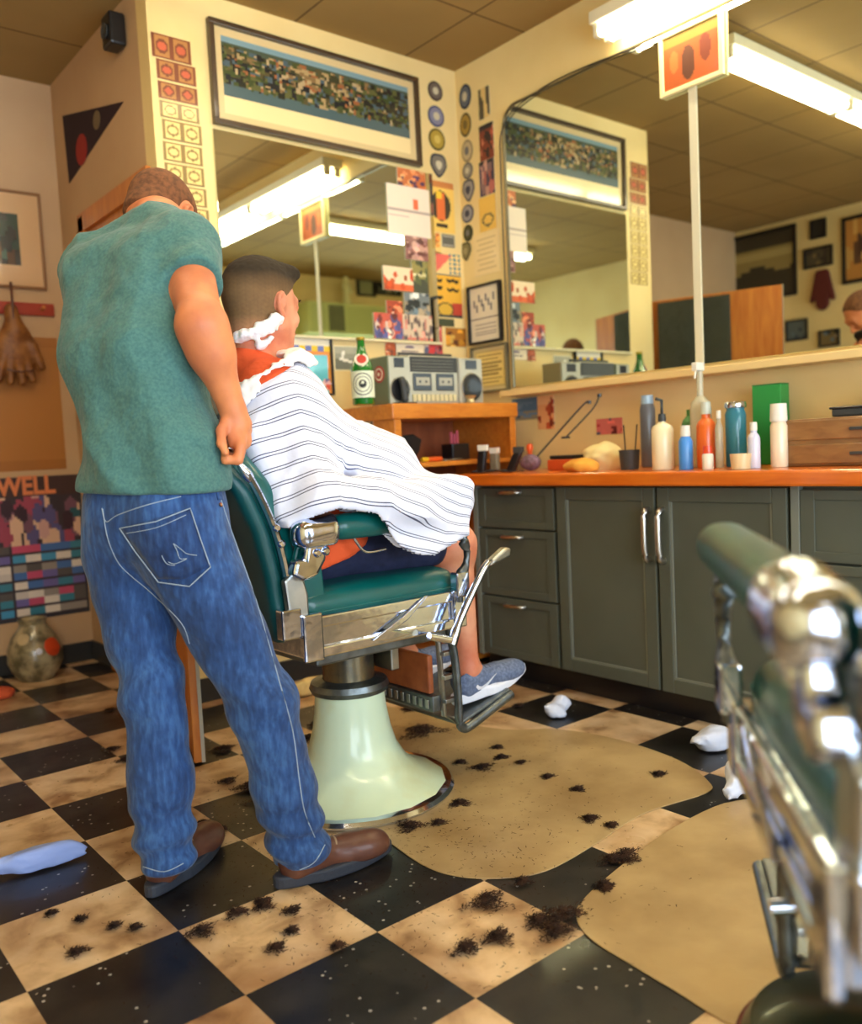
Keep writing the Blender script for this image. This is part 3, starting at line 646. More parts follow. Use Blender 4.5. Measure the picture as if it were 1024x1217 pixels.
tobj('strap', spline([(-.01, -.03, .1), (-.005, -.02, .2), (.0, .0, .28)], 5), .007, brownleather, glove)
o_, U_, w_, h_ = wrect('far', (-30, 400, 73, 560))
on_wall('kraft_paper', 'far', (-30, 400, 73, 560), plain((176, 116, 52), (166, 106, 46)), 'large brown paper sheet on the left wall under the hanging glove', 'paper', lift=.001, res=.05)
def collage(u, v):
    c = np.tile(np.array((60, 50, 56), float), (len(u), 1)); rn = np.random.RandomState(8)
    for i in range(70):
        x, y = rn.rand(), .16+.3*rn.rand(); col = [(120, 80, 96), (206, 160, 150), (90, 84, 130), (60, 40, 50), (220, 180, 150), (160, 70, 90), (40, 90, 100)][rn.randint(7)]; c[((u-x)/.05)**2+((v-y)/.07)**2 < 1] = col
    for i in range(8):
        for j in range(8):
            col = [(206, 196, 186), (110, 100, 160), (90, 84, 80), (226, 214, 200), (70, 150, 190), (196, 80, 110), (60, 130, 150), (150, 140, 130), (70, 110, 170)][rn.randint(9)]
            q = (u >= i/8) & (u < (i+.92)/8) & (v >= .48+.062*j) & (v < .48+.062*j+.052); c[q] = col
    c[v < .13] = (70, 48, 44); c[v > .975] = (50, 50, 56); c[u > .985] = (50, 50, 56); return c
po, oo, pw, ph = on_wall('collage_poster', 'far', (-45, 567, 101, 738), collage, 'large collage poster with orange heading on the left wall above the jug', 'poster', lift=.001, res=.012)
def textobj(name, s, loc, size, m, parent=None, rot=(math.pi/2, 0, 0), ext=.0008, sx=1.):
    cu = bpy.data.curves.new(name, 'FONT'); cu.body = s; cu.size = size; cu.extrude = ext; cu.offset = size*.035; cu.align_x = 'CENTER'; cu.align_y = 'CENTER'
    o = bpy.data.objects.new(name, cu); C.objects.link(o); dg = bpy.context.evaluated_depsgraph_get(); me = bpy.data.meshes.new_from_object(o.evaluated_get(dg)); C.objects.unlink(o); bpy.data.objects.remove(o)
    me.materials.clear(); n = link(name, me, m, parent); n.location = loc; n.rotation_euler = rot; n.scale = (sx, 1, 1); return n
tx = textobj('heading', 'OWELL', (ony(20, 582, YF)[0], YF-.004, ony(20, 579, YF)[2]), .125, mat('orange_ink', (222, 130, 80), .6), po, sx=.85)
# pennant on the alcove wall
pa, pb, pc = onx(75, 138, XA), onx(147, 121, XA), onx(83, 218, XA)
bm = bmesh.new(); prism(bm, [(pa[1], pa[2]), (pb[1], pb[2]), (pc[1], pc[2])], 0, XA-.004, XA-.001)
pn = obj('pennant', bm, mat('pennant_felt', (44, 22, 28), .9)); tag(pn, 'dark triangular pennant with a red emblem on the shaded wall', 'pennant')
for (px, py, rr, cc) in ((98, 178, .07, (150, 34, 26)), (116, 143, .04, (120, 100, 70))):
    q = onx(px, py, XA); bm = bmesh.new(); prism(bm, [(q[1]+rr*math.cos(a)*1.1, q[2]+rr*math.sin(a)) for a in np.linspace(0, 2*math.pi, 13)[:-1]], 0, XA-.006, XA-.004); obj('emblem', bm, mat('emb_%d' % cc[0], cc, .8), pn)
sp_ = onx(147, 30, XA)
spk = empty('wall_speaker', 'small black speaker high on the shaded wall near the ceiling', 'speaker', (XA-.04, sp_[1]+.02, 2.76))
box('body', (-.03, -.05, -.06), (.036, .05, .07), black, spk, .01); lobj('cone', [(0, 0), (.028, 0), (.032, .008), (.026, .003), (0, -.006)], (0, 0, 0), darkgrey, spk).matrix_local = Matrix.Translation((-.031, 0, 0)) @ Matrix.Rotation(-math.pi/2, 4, 'Y')
# ------------------------------------------------------------------ things on the two walls seen only in the mirrors
YM, XM = 2*YB-Y0, 2*XR-XL
def bw(rect): l, t, r_, b = rect; p, q = ony(l, (t+b)/2, YM), ony(r_, (t+b)/2, YM); zt, zb = ony((l+r_)/2, t, YM)[2], ony((l+r_)/2, b, YM)[2]; return 2*XR-q[0], 2*XR-p[0], zt, zb
x0, x1, zt, zb = bw((352, 366, 442, 402))
ac = empty('air_conditioner', 'pale green wall air conditioner with a grille, reflected in the back mirror', 'air conditioner', ((x0+x1)/2, Y0, zb)); acm = mat('pale_green_enamel', (196, 200, 130), .5); aw, ah = x1-x0, zt-zb
box('case', (-aw/2, 0, 0), (aw/2, .28, ah), acm, ac, .01)
gm = mat('grille_dark', (70, 72, 50), .6)
box('grille', (aw*.06, .281, ah*.08), (aw*.26, .29, ah*.9), gm, ac, .002)
bm = bmesh.new()
for i in range(7): bx(bm, (aw*.06, .29, ah*(.1+.115*i)), (aw*.26, .294, ah*(.115+.115*i)))
obj('louvres', bm, acm, ac)
bm = bmesh.new()
for i in range(12): bx(bm, (-aw*.46, .281, ah*(.1+.068*i)), (aw*.03, .286, ah*(.13+.068*i)))
obj('front_louvres', bm, mat('green_shadowline', (170, 174, 108), .6), ac)
box('side_panel', (aw*.29, .281, ah*.05), (aw*.48, .288, ah*.93), mat('pale_green_panel', (180, 186, 118), .5), ac, .004)
x0, x1, zt, zb = bw((398, 343, 410, 365))
fg = empty('figurine', 'little pale figurine standing on the air conditioner', 'figurine', ((x0+x1)/2, Y0+.14, zb))
fgm = mat('figurine_cream', (222, 214, 160), .5)
sdfmesh('body', lambda p: union(p, [((0, 0, .02), (0, 0, .1), .05, .03), ((0, 0, .1), (0, 0, .2), .035, .045), ((0, 0, .26), (0, 0, .265), .035, .035), ((-.03, 0, .19), (-.07, .02, .12), .018, .012), ((.03, 0, .19), (.06, .03, .16), .018, .012)], .02), (-.11, -.08, -.04), (.11, .08, .32), .009, fgm, fg)
for rc, fn, lab in (((424, 333, 446, 353), plain((150, 150, 110), (50, 54, 46), 2), 'small dark-framed picture high on the wall behind the camera'),
                    ((447, 336, 476, 352), blobs(51, (70, 76, 70), cool, 10), 'wide dark-framed picture beside the small one behind the camera')):
    x0, x1, zt, zb = bw(rc); framed('wall_picture', lab, 'picture', (x1, Y0+.001, zt), (-1, 0, 0), x1-x0, zt-zb, fn, .02, blackframe, 0, res=.02)
def dw(rect): return bw(rect)
for rc, fn, lab in (((655, 334, 686, 392), blobs(52, (60, 70, 60), [(220, 190, 60), (240, 220, 120), (40, 50, 40), (200, 160, 40)], 24), 'yellow and dark poster near the corner behind the camera'),
                    ((690, 348, 728, 374), blobs(53, (54, 60, 64), [(210, 130, 130), (60, 70, 76)], 5, .08, .25, .6), 'black poster with a pink badge in the middle'),
                    ((733, 345, 752, 365), blobs(54, (150, 140, 110), cool, 10), 'little grey picture right of the black poster')):
    x0, x1, zt, zb = dw(rc); x0 = max(x0, XL+.04)
    if x1-x0 > .1: framed('wall_picture', lab, 'picture', (x1, Y0+.001, zt), (-1, 0, 0), x1-x0, zt-zb, fn, .02, blackframe, 0, res=.02)
def xw(rect): l, t, r_, b = rect; p, q = onx(l, (t+b)/2, XM), onx(r_, (t+b)/2, XM); return p[1], q[1], onx((l+r_)/2, t, XM)[2], onx((l+r_)/2, b, XM)[2]
def landscape(u, v):
    c = np.tile(np.array((150, 130, 76), float), (len(u), 1)); c[v < .25] = (60, 52, 36); c[v > .55+.06*np.sin(u*9)] = (56, 50, 34); c[(v > .25) & (v < .4)] = (176, 156, 96); return c
for rc, fn, lab, fr in (((862, 276, 949, 358), landscape, 'large dark landscape picture seen in the counter mirror', .03),
    ((965, 261, 984, 284), plain((50, 44, 36)), 'tiny black picture high up in the counter mirror\'s reflection', .02),
    ((957, 294, 992, 318), blobs(61, (80, 70, 50), [(60, 50, 40), (120, 100, 60)], 10), 'wide dark picture below the tiny black one', .02),
    ((1003, 256, 1040, 336), blobs(62, (190, 130, 60), [(90, 60, 40), (220, 170, 90)], 8, .1, .25), 'tall orange picture at the right edge of the reflection', .03),
    ((936, 380, 962, 405), blobs(63, (90, 100, 100), cool, 10), 'bluish picture low on the reflected wall', .015),
    ((895, 376, 925, 408), blobs(64, (150, 80, 60), red_, 12), 'reddish picture low on the reflected wall', .015),
    ((975, 392, 1000, 412), blobs(65, (120, 100, 60), cool, 8), 'small brown picture lowest on the reflected wall', .015)):
    y0, y1, zt, zb = xw(rc); framed('wall_picture', lab, 'picture', (XL+.001, y1, zt), (0, 1, 0), y0-y1, zt-zb, fn, fr, blackframe, 0, res=.03, glass=False)
y0, y1, zt, zb = xw((966, 318, 996, 366)); yc_ = (y0+y1)/2
ct = empty('jersey', 'small dark red jersey hung on the reflected wall', 'clothing', (XL+.03, yc_, zb))
sw, sh = (y0-y1), zt-zb
sdfmesh('cloth', lambda p: np.maximum(union(p, [((0, 0, sh*.1), (0, 0, sh*.8), sw*.26, sw*.2), ((0, sw*.15, sh*.85), (0, sw*.42, sh*.2), sw*.13, sw*.09), ((0, -sw*.15, sh*.85), (0, -sw*.42, sh*.2), sw*.13, sw*.09)], .03), np.abs(p[:, 0])-.02), (-.04, -sw*.7, -.12), (.04, sw*.7, sh*1.2), .01, mat('dark_red_cloth', (92, 34, 24), .9), ct)
# ------------------------------------------------------------------ counter cabinets
XF = 2.56; CT = .885
def cy(px, py=690): return onx(px, py, XF)[1]
def drawer_unit(name, ya, yb, zs, label):
    """ya>yb; zs descending drawer edges"""
    yc = (ya+yb)/2; t = empty(name, label, 'cabinet', (2.8, yc, 0)); w = (ya-yb)/2
    box('carcass', (XF-2.8+.02, -w, .09), (.24, w, .835), cab, t, .001)
    for a, b in zip(zs, zs[1:]):
        d = box('drawer', (XF-2.8, -w+.006, b+.004), (XF-2.8+.0195, w-.03, a-.004), cab, t, .002)
        bm = bmesh.new(); fx = XF-2.8-.006
        for lo, hi in (((-w+.006, b+.004), (-w+.05, a-.004)), ((w-.074, b+.004), (w-.03, a-.004)), ((-w+.05, b+.004), (w-.074, b+.034)), ((-w+.05, a-.034), (w-.074, a-.004))): bx(bm, (fx, lo[0], lo[1]), (fx+.006, hi[0], hi[1]))
        obj('drawer_rim', bm, cab, d, bevel=.0015)
        zc = a-.02 if a-b < .2 else a-.032
        tobj('handle', spline([(fx, .055, zc), (fx-.022, .045, zc), (fx-.026, 0, zc), (fx-.022, -.045, zc), (fx, -.055, zc)], 5), .0075, nickel, d, n=8)
    box('stile', (XF-2.8-.008, w-.028, .09), (XF-2.8+.0195, w, .835), mat('grey_stile', (120, 124, 112), .45), t, .002)
    box('toe_kick', (XF-2.8+.05, -w, .0), (.2, w, .09), black, t, 0)
    return t
ya, yb = 2.835, cy(663)
z_ = [.825]+[onx(615, q, XF)[2] for q in (629, 711)]+[onx(615, 792, XF)[2]]
drawer_unit('drawer_cabinet', ya, yb, [z_[0], z_[1], z_[2], .095], 'grey-green three-drawer cabinet at the left end behind the customer\'s knee')
yd = cy(942)
t = empty('double_cabinet', 'wide grey-green cabinet with two panel doors and paired upright handles', 'cabinet', (2.8, (yb+yd)/2, 0)); w = (yb-yd)/2; xf = XF-2.8
box('carcass', (xf+.02, -w, .09), (.24, w, .835), cab, t, .001); box('toe_kick', (xf+.05, -w, 0), (.2, w, .09), black, t, 0)
ym = cy(783)-(yb+yd)/2
stile = mat('grey_stile', (120, 124, 112), .45)
for a, b, hy in ((w-.012, ym+.006, ym+.03), (ym-.006, -w+.012, ym-.03)):
    a, b = max(a, b), min(a, b)
    d = box('door', (xf, b, .098), (xf+.0195, a, .828), cab, t, .002); bm = bmesh.new()
    for lo, hi in (((b, .098), (b+.05, .828)), ((a-.05, .098), (a, .828)), ((b+.05, .098), (a-.05, .148)), ((b+.05, .778), (a-.05, .828))): bx(bm, (xf-.008, lo[0], lo[1]), (xf, hi[0], hi[1]))
    obj('door_frame', bm, cab, d, bevel=.003)
    bm = bmesh.new()
    for lo, hi in (((b+.05, .148), (b+.058, .778)), ((a-.058, .148), (a-.05, .778)), ((b+.058, .148), (a-.058, .156))): bx(bm, (xf-.004, lo[0], lo[1]), (xf, hi[0], hi[1]))
    obj('moulding', bm, stile, d, bevel=.001)
    tobj('handle', spline([(xf-.008, hy, .57), (xf-.034, hy, .58), (xf-.04, hy, .66), (xf-.034, hy, .74), (xf-.008, hy, .75)], 5), .011, nickel, d, n=8)
drawer_unit('drawer_cabinet', yd, .75, [.825, .60, .36, .095], 'grey-green drawer cabinet behind the empty barber chair at the right')
wt = box('countertop', (2.5, .72, CT-.05), (XR-.002, 2.862, CT), counterw, None, .008); tag(wt, 'long orange wooden countertop over the grey-green cabinets', 'countertop')
sh_ = box('mirror_shelf', (2.93, .72, 1.232), (XR-.002, 3.03, 1.262), mat('cream_shelf', (230, 200, 136), .5), None, .004); tag(sh_, 'long narrow cream shelf under the counter mirror', 'shelf')
# ------------------------------------------------------------------ bookcase with boombox and bottle
BT = 1.197; BX0, BX1, BY0, BY1 = 2.195, 2.90, 2.905, 3.33
bc = empty('bookcase', 'golden wooden open case in the corner carrying the boombox', 'bookcase', ((BX0+BX1)/2, (BY0+BY1)/2, 0)); bw2, bd2 = (BX1-BX0)/2, (BY1-BY0)/2
box('side_panel', (-bw2, -bd2, 0), (-bw2+.022, bd2, BT-.03), casew, bc); box('side_panel', (bw2-.022, -bd2, 0), (bw2, bd2, BT-.03), casew, bc)
box('top', (-bw2-.012, -bd2-.012, BT-.065), (bw2+.012, bd2, BT), casew, bc, .004)
box('back_panel', (-bw2+.022, bd2-.015, 0), (bw2-.022, bd2, BT-.065), wood('red_brown_wood', (160, 88, 48), (134, 68, 34), (6, 6, 2)), bc)
for z in (.945, .45, .06): box('shelf', (-bw2+.022, -bd2+.002, z-.02), (bw2-.022, bd2-.015, z), casew, bc)
box('face_post', (-bw2, -bd2-.006, 0), (-bw2+.035, -bd2, BT-.065), casew, bc); box('face_post', (bw2-.035, -bd2-.006, 0), (bw2, -bd2, BT-.065), casew, bc)
nw = ony(415, 490, 3.2)
def news(u, v):
    c = np.tile(np.array((226, 214, 180), float), (len(u), 1)); c[(v < .12) & (u > .1)] = (150, 60, 40) ; rn = np.random.RandomState(1)
    for i in range(40): x, y = rn.rand(), rn.rand(); c[(np.abs(u-x) < .08) & (np.abs(v-y) < .012)] = (120, 110, 96)
    c[(u > .6) & (v > .1) & (v < .45) & (np.sin(u*40)*np.sin(v*50) > 0)] = (110, 100, 88); return c
q0 = onx(446, 520, BX0); q1 = onx(412, 520, BX0)
nb_ = board('newspaper_clipping', (BX0-.0005, BY1-.01, 1.165), (0, -1, 0), (0, 0, 1), .27, .25, news, .006, .0015); tag(nb_, 'newspaper clipping stuck on the side of the golden wooden case', 'newspaper')
# things on the case shelf
ZS = .9455
def on_case(px, z=ZS): p = onz(px, 548, z); return ony(px, 540, BY0+.10)
p = on_case(488); h_ = empty('hand_mirror', 'black hand mirror lying on the case shelf', 'mirror', (p[0]+.0, BY0+.12, ZS))
bm = bmesh.new(); prism(bm, [(-.07, .0), (.02, .0), (.06, .05), (.075, .10), (.03, .125), (-.03, .12), (-.09, .06)], 1, -.01, .01); obj('head', bm, black, h_, bevel=.004)
box('stand', (-.1, -.03, 0), (-.02, .03, .012), black, h_)
p = on_case(505); sd = empty('screwdriver', 'orange-handled screwdriver lying on the case shelf', 'screwdriver', (p[0], BY0+.05, ZS+.011), .05)
tobj('handle', [(-.03, 0, 0), (-.02, 0, 0), (.05, 0, 0), (.055, 0, 0)], [.009, .011, .011, .008], mat('orange_plastic', (226, 90, 30), .35), sd); tobj('collar', [(-.062, 0, 0), (-.03, 0, 0)], [.0105, .0105], mat('yellow_plastic', (230, 180, 30), .4), sd); tobj('shaft', [(.055, 0, -.003), (.13, .004, -.007)], .003, steel, sd)
p = on_case(528); sc = empty('scissors', 'steel scissors lying right of the screwdriver', 'scissors', (p[0], BY0+.07, ZS+.004))
for s in (-1, 1):
    tobj('blade', [(0, 0, 0), (.03, s*.008, .001), (.075, s*.012, .001)], [.003, .004, .001], steel, sc); tobj('loop', [(-.035+.014*math.cos(a), -s*.016+.011*math.sin(a), 0) for a in np.linspace(0, 2*math.pi, 15)[:-1]], .003, steel, sc, closed=True); tobj('shank', [(0, 0, 0), (-.022, -s*.01, 0)], .003, steel, sc)
p = on_case(549); bxk = empty('pen_holder', 'black box holding red and pink combs in the case', 'holder', (p[0]+.01, BY0+.16, ZS))
box('box', (-.05, -.04, 0), (.055, .04, .075), black, bxk, .004); bm = bmesh.new()
for i, (x, l) in enumerate(((-.03, .05), (-.012, .04), (.006, .055))): bx(bm, (x, -.01, .0755), (x+.01, .0, .08+l))
obj('combs', bm, mat('pink_plastic', (206, 96, 110), .4), bxk)
# boombox
bo = empty('boombox', 'grey twin-cassette boombox with round speakers on the golden case', 'boombox', (2.56, 3.03, BT+.001)); silver = mat('silver_plastic', (176, 172, 152), .4, .3)
def bpt(px, py): q = ony(px, py, 2.97); return q[0]-2.56, q[2]-BT
xa, xb = bpt(461, 450)[0], bpt(573, 450)[0]; xl, xr_ = bpt(487, 450)[0], bpt(545, 450)[0]; ht = bpt(515, 423)[1]; hc = bpt(515, 432)[1]
box('centre_body', (xl, -.055, 0), (xr_, .06, ht), silver, bo, .005)
for a, b, nm in ((xa, xl-.002, 'speaker_box'), (xr_+.002, xb, 'speaker_box')):
    s = box(nm, (a, -.06, 0), (b, .07, ht-.005), mat('greenish_plastic', (104, 112, 84), .5) if a == xa else silver, bo, .006)
    cxx = (a+b)/2; rr = (b-a)*.42; box('speaker_face', (a+.004, -.064, .004), (b-.004, -.0605, ht-.01), silver, s, .002)
    for nm2, prof, m_, zz in (('woofer', [(0, .004), (rr*.5, .002), (rr*.9, .006), (rr, .002), (rr, 0)], black, rr+.014), ('ring', [(rr, 0), (rr*1.06, .006), (rr*1.12, 0)], silver, rr+.014)):
        o = lobj(nm2, prof, (0, 0, 0), m_, s, 28); o.matrix_local = Matrix.Translation((cxx, -.0645, zz)) @ Matrix.Rotation(math.pi/2, 4, 'X')
    box('tweeter', (cxx-rr*.55, -.067, ht*.74), (cxx+rr*.55, -.0642, ht*.93), black, s, .003)
box('tuner_panel', (xl+.006, -.059, ht*.66), (xr_-.006, -.0555, ht-.006), darkgrey, bo, .002)
bm = bmesh.new()
for k in range(4): bx(bm, (xl+.016, -.0598, ht*(.70+.065*k)), (xr_-.03, -.0592, ht*(.705+.065*k)))
obj('dial_marks', bm, mat('dial_marks', (160, 164, 150), .5), bo)
for i in range(2):
    x = xl+.02+i*(xr_-xl-.03)*.52; wd = (xr_-xl-.05)*.44; d = box('cassette_door', (x, -.061, ht*.28), (x+wd, -.0555, ht*.63), black, bo, .003)
    box('cassette', (x+.012, -.0622, ht*.38), (x+wd-.012, -.0611, ht*.55), mat('cassette_label', (170, 168, 150), .5), d)
    for k in (-1, 1): o = lobj('reel', [(0, .001), (.006, .001), (.006, 0)], (0, 0, 0), black, d, 12); o.matrix_local = Matrix.Translation((x+wd/2+k*wd*.17, -.0623, ht*.46)) @ Matrix.Rotation(math.pi/2, 4, 'X')
bm = bmesh.new()
for k in range(10): bx(bm, (xl+.012+k*(xr_-xl-.024)/10, -.062, ht*.06), (xl+.009+(k+.85)*(xr_-xl-.024)/10, -.0556, ht*.2))
obj('buttons', bm, mat('cream_buttons', (206, 196, 150), .4), bo, bevel=.001)
tobj('handle', [(xl-.01, 0, ht-.02), (xl-.01, 0, ht+.012), (xr_+.01, 0, ht+.012), (xr_+.01, 0, ht-.02)], .006, darkgrey, bo)
# round badge on the left side
for rr, mm_, t_ in ((.036, (176, 52, 44), .0), (.027, (226, 214, 190), .001), (.02, (170, 48, 40), .002), (.008, (226, 214, 190), .003)):
    o = lobj('badge', [(rr, 0), (rr, .002), (0, .002)], (0, 0, 0), mat('badge_%d_%d' % (mm_[0], int(rr*1000)), mm_, .5), bo, 28); o.matrix_local = Matrix.Translation((xa-.0002-t_, -.0, ht*.62)) @ Matrix.Rotation(-math.pi/2, 4, 'Y')
q = ony(482, 460, 2.95); bs_ = empty('brush', 'dark barber brush leaning against the boombox', 'brush', (q[0]-.01, 2.945, BT+.001))
sdfmesh('bristles', lambda p: union(p, [((0, 0, .02), (-.004, 0, .055), .016, .014), ((-.004, 0, .055), (-.012, 0, .10), .012, .016)], .01), (-.05, -.03, -.01), (.03, .03, .13), .004, darkgrey, bs_)
box('base', (-.055, -.025, 0), (.045, .02, .006), black, bs_, .002)
q = onz(557, 478, BT); mg = empty('metal_cup', 'small crumpled silver cup in front of the right speaker', 'cup', (ony(558, 470, 2.95)[0], 2.945, BT+.001))
lobj('cup', [(0, 0), (.018, 0), (.02, .005), (.016, .02), (.026, .035), (.025, .036), (.014, .022), (0, .02)], (0, 0, 0), mat('crumpled_silver', (200, 190, 150), .3, .8, bump=(60, .8, .006)), mg, 14)
# green bottle
def bottle(name, label, loc, prof, m, cap=None, lab=None, extra=None, group='bottles on the counter'):
    t = empty(name, label, 'bottle', loc, group=group); lobj('glass', prof, (0, 0, 0), m, t, 32)
    if cap: lobj('cap', cap[0], (0, 0, 0), cap[1], t, 24)
    if lab: lobj('label', lab[0], (0, 0, 0), lab[1], t, 32)
    return t
greenglass = mat('green_glass', (10, 110, 34), .06, coat=1., spec=.8)
bl = onz(432, 478, BT); by = 2.99; bq = ony(432, 475, by); hb = ony(432, 401, by)[2]-BT; rb = (ony(444, 455, by)[0]-ony(420, 455, by)[0])/2*.92
gb = bottle('beer_bottle', 'green beer bottle with a white round-emblem label on the golden case', (bq[0], by, BT+.001), [(0, 0), (rb*.93, 0), (rb, .006), (rb, hb*.52), (rb*.93, hb*.58), (rb*.45, hb*.78), (rb*.36, hb*.86), (rb*.34, hb*.97), (rb*.2, hb*.972)], greenglass, ([(0, hb*1.0), (rb*.38, hb*.995), (rb*.4, hb*.955), (rb*.36, hb*.95)], mat('gold_cap', (190, 160, 70), .3, .8)), ([(rb+.0002, hb*.10), (rb+.0008, hb*.10), (rb+.0008, hb*.49), (rb+.0002, hb*.49)], mat('label_paper', (226, 232, 206), .5)), group=None)
def facing(loc, dx=0): return math.atan2(loc[1]-0, loc[0]-0)
th = math.atan2(-by, -bq[0]); inkd = mat('black_ink', (30, 34, 30), .6)
def wrap_ring(name, r0, r1, zc, m, seg=32):
    bm = bmesh.new(); R_ = rb+.0014; A = []; B = []
    for k in range(seg):
        a = 2*math.pi*k/seg
        for rr_, lst in ((r0, A), (r1, B)):
            s_, z_ = rr_*math.cos(a), rr_*math.sin(a); an = th+s_/R_; lst.append(bm.verts.new((R_*math.cos(an), R_*math.sin(an), zc+z_)))
    for k in range(seg): bm.faces.new((A[k], A[(k+1) % seg], B[(k+1) % seg], B[k]))
    return obj(name, bm, m, gb)
wrap_ring('label_ring', hb*.165, hb*.15, hb*.295, inkd); wrap_ring('label_ring', hb*.115, hb*.105, hb*.295, inkd)
for k in range(16):
    a = 2*math.pi*k/16; s_, z_ = hb*.13*math.cos(a), hb*.13*math.sin(a); an = th+s_/(rb+.0014)
sdfb = wrap_ring('label_crest', hb*.06, hb*.001, hb*.30, inkd); wrap_ring('label_crest', hb*.022, hb*.001, hb*.32, mat('label_paper', (226, 232, 206), .5)).scale = (1.004, 1.004, 1)
nl = lobj('neck_label', [(0, .002), (rb*.6, .0015), (rb*.62, 0)], (0, 0, 0), mat('neck_white', (226, 220, 200), .5), gb, 24); nl.matrix_local = Matrix.Translation((math.cos(th)*rb*.72, math.sin(th)*rb*.72, hb*.66)) @ Matrix.Rotation(th+math.pi/2, 4, 'Z') @ Matrix.Rotation(math.pi/2-.45, 4, 'X')
nl = lobj('neck_badge', [(0, .003), (rb*.42, .0028), (rb*.43, .001)], (0, 0, 0), mat('neck_red', (190, 50, 36), .5), gb, 24); nl.matrix_local = Matrix.Translation((math.cos(th)*rb*.74, math.sin(th)*rb*.74, hb*.66)) @ Matrix.Rotation(th+math.pi/2, 4, 'Z') @ Matrix.Rotation(math.pi/2-.45, 4, 'X')
# small things on top of the case at the back right
q = ony(545, 420, 3.30)
tb = box('gift_tin', (q[0]-.06, 3.26, BT+.17), (q[0]+.03, 3.32, BT+.215), mat('brown_tin', (110, 76, 40), .5), None, .004) if False else None
# ------------------------------------------------------------------ things on the counter
def cpt(px, x=2.62, z=CT):   # where on the counter plane
    q = onx(px, 555, x); return q[1]
def cpos(px, x=2.66): return (x, onx(px, 550, x)[1], CT+.001)
def hz(px, py, x): return onx(px, py, x)[2]-CT
def clipper(px, x, label, lean, tall, c, top):
    t = empty('hair_clipper', label, 'clipper', cpos(px, x), .3, 'hair clippers on the counter')
    sdfmesh('body', lambda p: rbox(p-np.outer(p[:, 2], [0, lean, 0]), (0, 0, tall/2), (.016, .021, tall/2), .01), (-.05, -.1, -.01), (.05, .1, tall+.02), .005, c, t)
    box('blade_head', (-.015, lean*tall-.022, tall-.004), (.012, lean*tall+.02, tall+.022), top, t, .002)
    tobj('cord', spline([(0, 0, .01), (-.03, .03, .006), (-.05, .0, .006), (-.03, -.08, .006)], 6), .003, black, t, n=6); return t
clipper(571, 2.60, 'black hair clipper with a white head at the left end of the counter', -.15, .10, black, mat('white_plastic', (226, 222, 206), .4))
clipper(588, 2.72, 'grey hair clipper between the two black ones', .0, .085, mat('warm_grey_plastic', (130, 122, 100), .4), mat('white_plastic', (226, 222, 206), .4))
clipper(606, 2.62, 'black hair clipper leaning right of the grey one', -.5, .085, black, darkgrey)
t = empty('stuffed_pouch', 'purple-brown knitted pouch with an orange knob beside the clippers', 'pouch', cpos(630, 2.76))
sdfmesh('pouch', lambda p: ell(p, (0, 0, .035), (.035, .055, .035))+.003*wav(p, 60), (-.06, -.08, -.01), (.06, .08, .09), .005, mat('mauve_knit', (150, 120, 140), .9, col2=(110, 84, 84), nscale=60), t); lobj('knob', [(0, .12), (.012, .115), (.016, .10), (.012, .085), (.008, .06)], (0, 0, 0), mat('orange_plastic', (226, 90, 30), .35), t, 16)
t = empty('open_book', 'orange-red box lying under a black comb case on the counter', 'box', cpos(677, 2.80)); box('box', (-.06, -.075, 0), (.06, .075, .045), mat('orange_red_card', (206, 84, 34), .5), t, .004); box('comb_case', (-.05, -.06, .0455), (.04, .07, .062), black, t, .004)
t.name = 'storage_box'
def towel(name, px, x, r, colr, label, seed):
    t = empty(name, label, 'towel', cpos(px, x), group='towels on the counter')
    sdfmesh('cloth', lambda p: ell(p, (0, 0, r[2]*.7), r)+.012*wav(p, 32, seed)+.004*wav(p, 90, seed), (-r[0]-.03, -r[1]-.03, -.005), (r[0]+.03, r[1]+.03, r[2]*2), .006, mat('cloth_'+name+str(seed), colr, .95), t, keep=None)
towel('towel', 690, 2.60, (.06, .075, .032), (226, 160, 60), 'crumpled yellow-orange towel near the counter edge', 1.)
towel('towel', 716, 2.76, (.07, .085, .065), (232, 212, 150), 'crumpled pale yellow towel heaped behind the orange one', 2.)
t = empty('black_cup', 'dark cup holding two thin combs', 'cup', cpos(748, 2.70), group=None); lobj('cup', [(0, 0), (.034, 0), (.04, .075), (.036, .075), (.03, .006), (0, .006)], (0, 0, 0), darkgrey, t, 24)
for k, a in enumerate((-.02, .015)): tobj('comb', [(.0, a, .01), (.005, a*1.8, .17)], .0025, black, t, n=6)
plast = lambda n, c, r=.3: mat(n, c, r, coat=.3)
def cprof(r, h, neck=.35, sh=.75): return [(0, 0), (r*.95, 0), (r, .004), (r, h*sh), (r*.85, h*(sh+.07)), (r*neck, h*(sh+.14)), (r*neck, h), (0, h)]
def cb(px, x, top, wpx, m, label, capm=None, caph=.03, neck=.4, sh=.75):
    pos = cpos(px, x); y1 = onx(px+wpx/2, 550, x)[1]; y0 = onx(px-wpx/2, 550, x)[1]; r = abs(y0-y1)/2*.83; h = hz(px, top, x)
    hb_ = h-(caph if capm else 0)
    return bottle('bottle', label, pos, cprof(r, hb_, neck, sh), m, ([(r*neck*1.15, hb_-.008), (r*neck*1.2, hb_), (r*neck*1.1, h), (0, h)], capm) if capm else None)
b_ = cb(788, 2.64, 492, 26, plast('cream_bottle', (236, 222, 180)), 'tall cream bottle with a dark pump near the counter edge', darkgrey, .02, .3, .8)
tobj('pump', [(0, 0, hz(788, 492, 2.64)), (0, 0, hz(788, 476, 2.64)), (-.02, .01, hz(788, 474, 2.64))], .006, darkgrey, b_)
b_ = cb(815, 2.62, 506, 17, plast('blue_bottle', (70, 140, 214)), 'small bright blue bottle with a white cap', mat('white_plastic', (226, 222, 206), .4), .03, .6, .8)
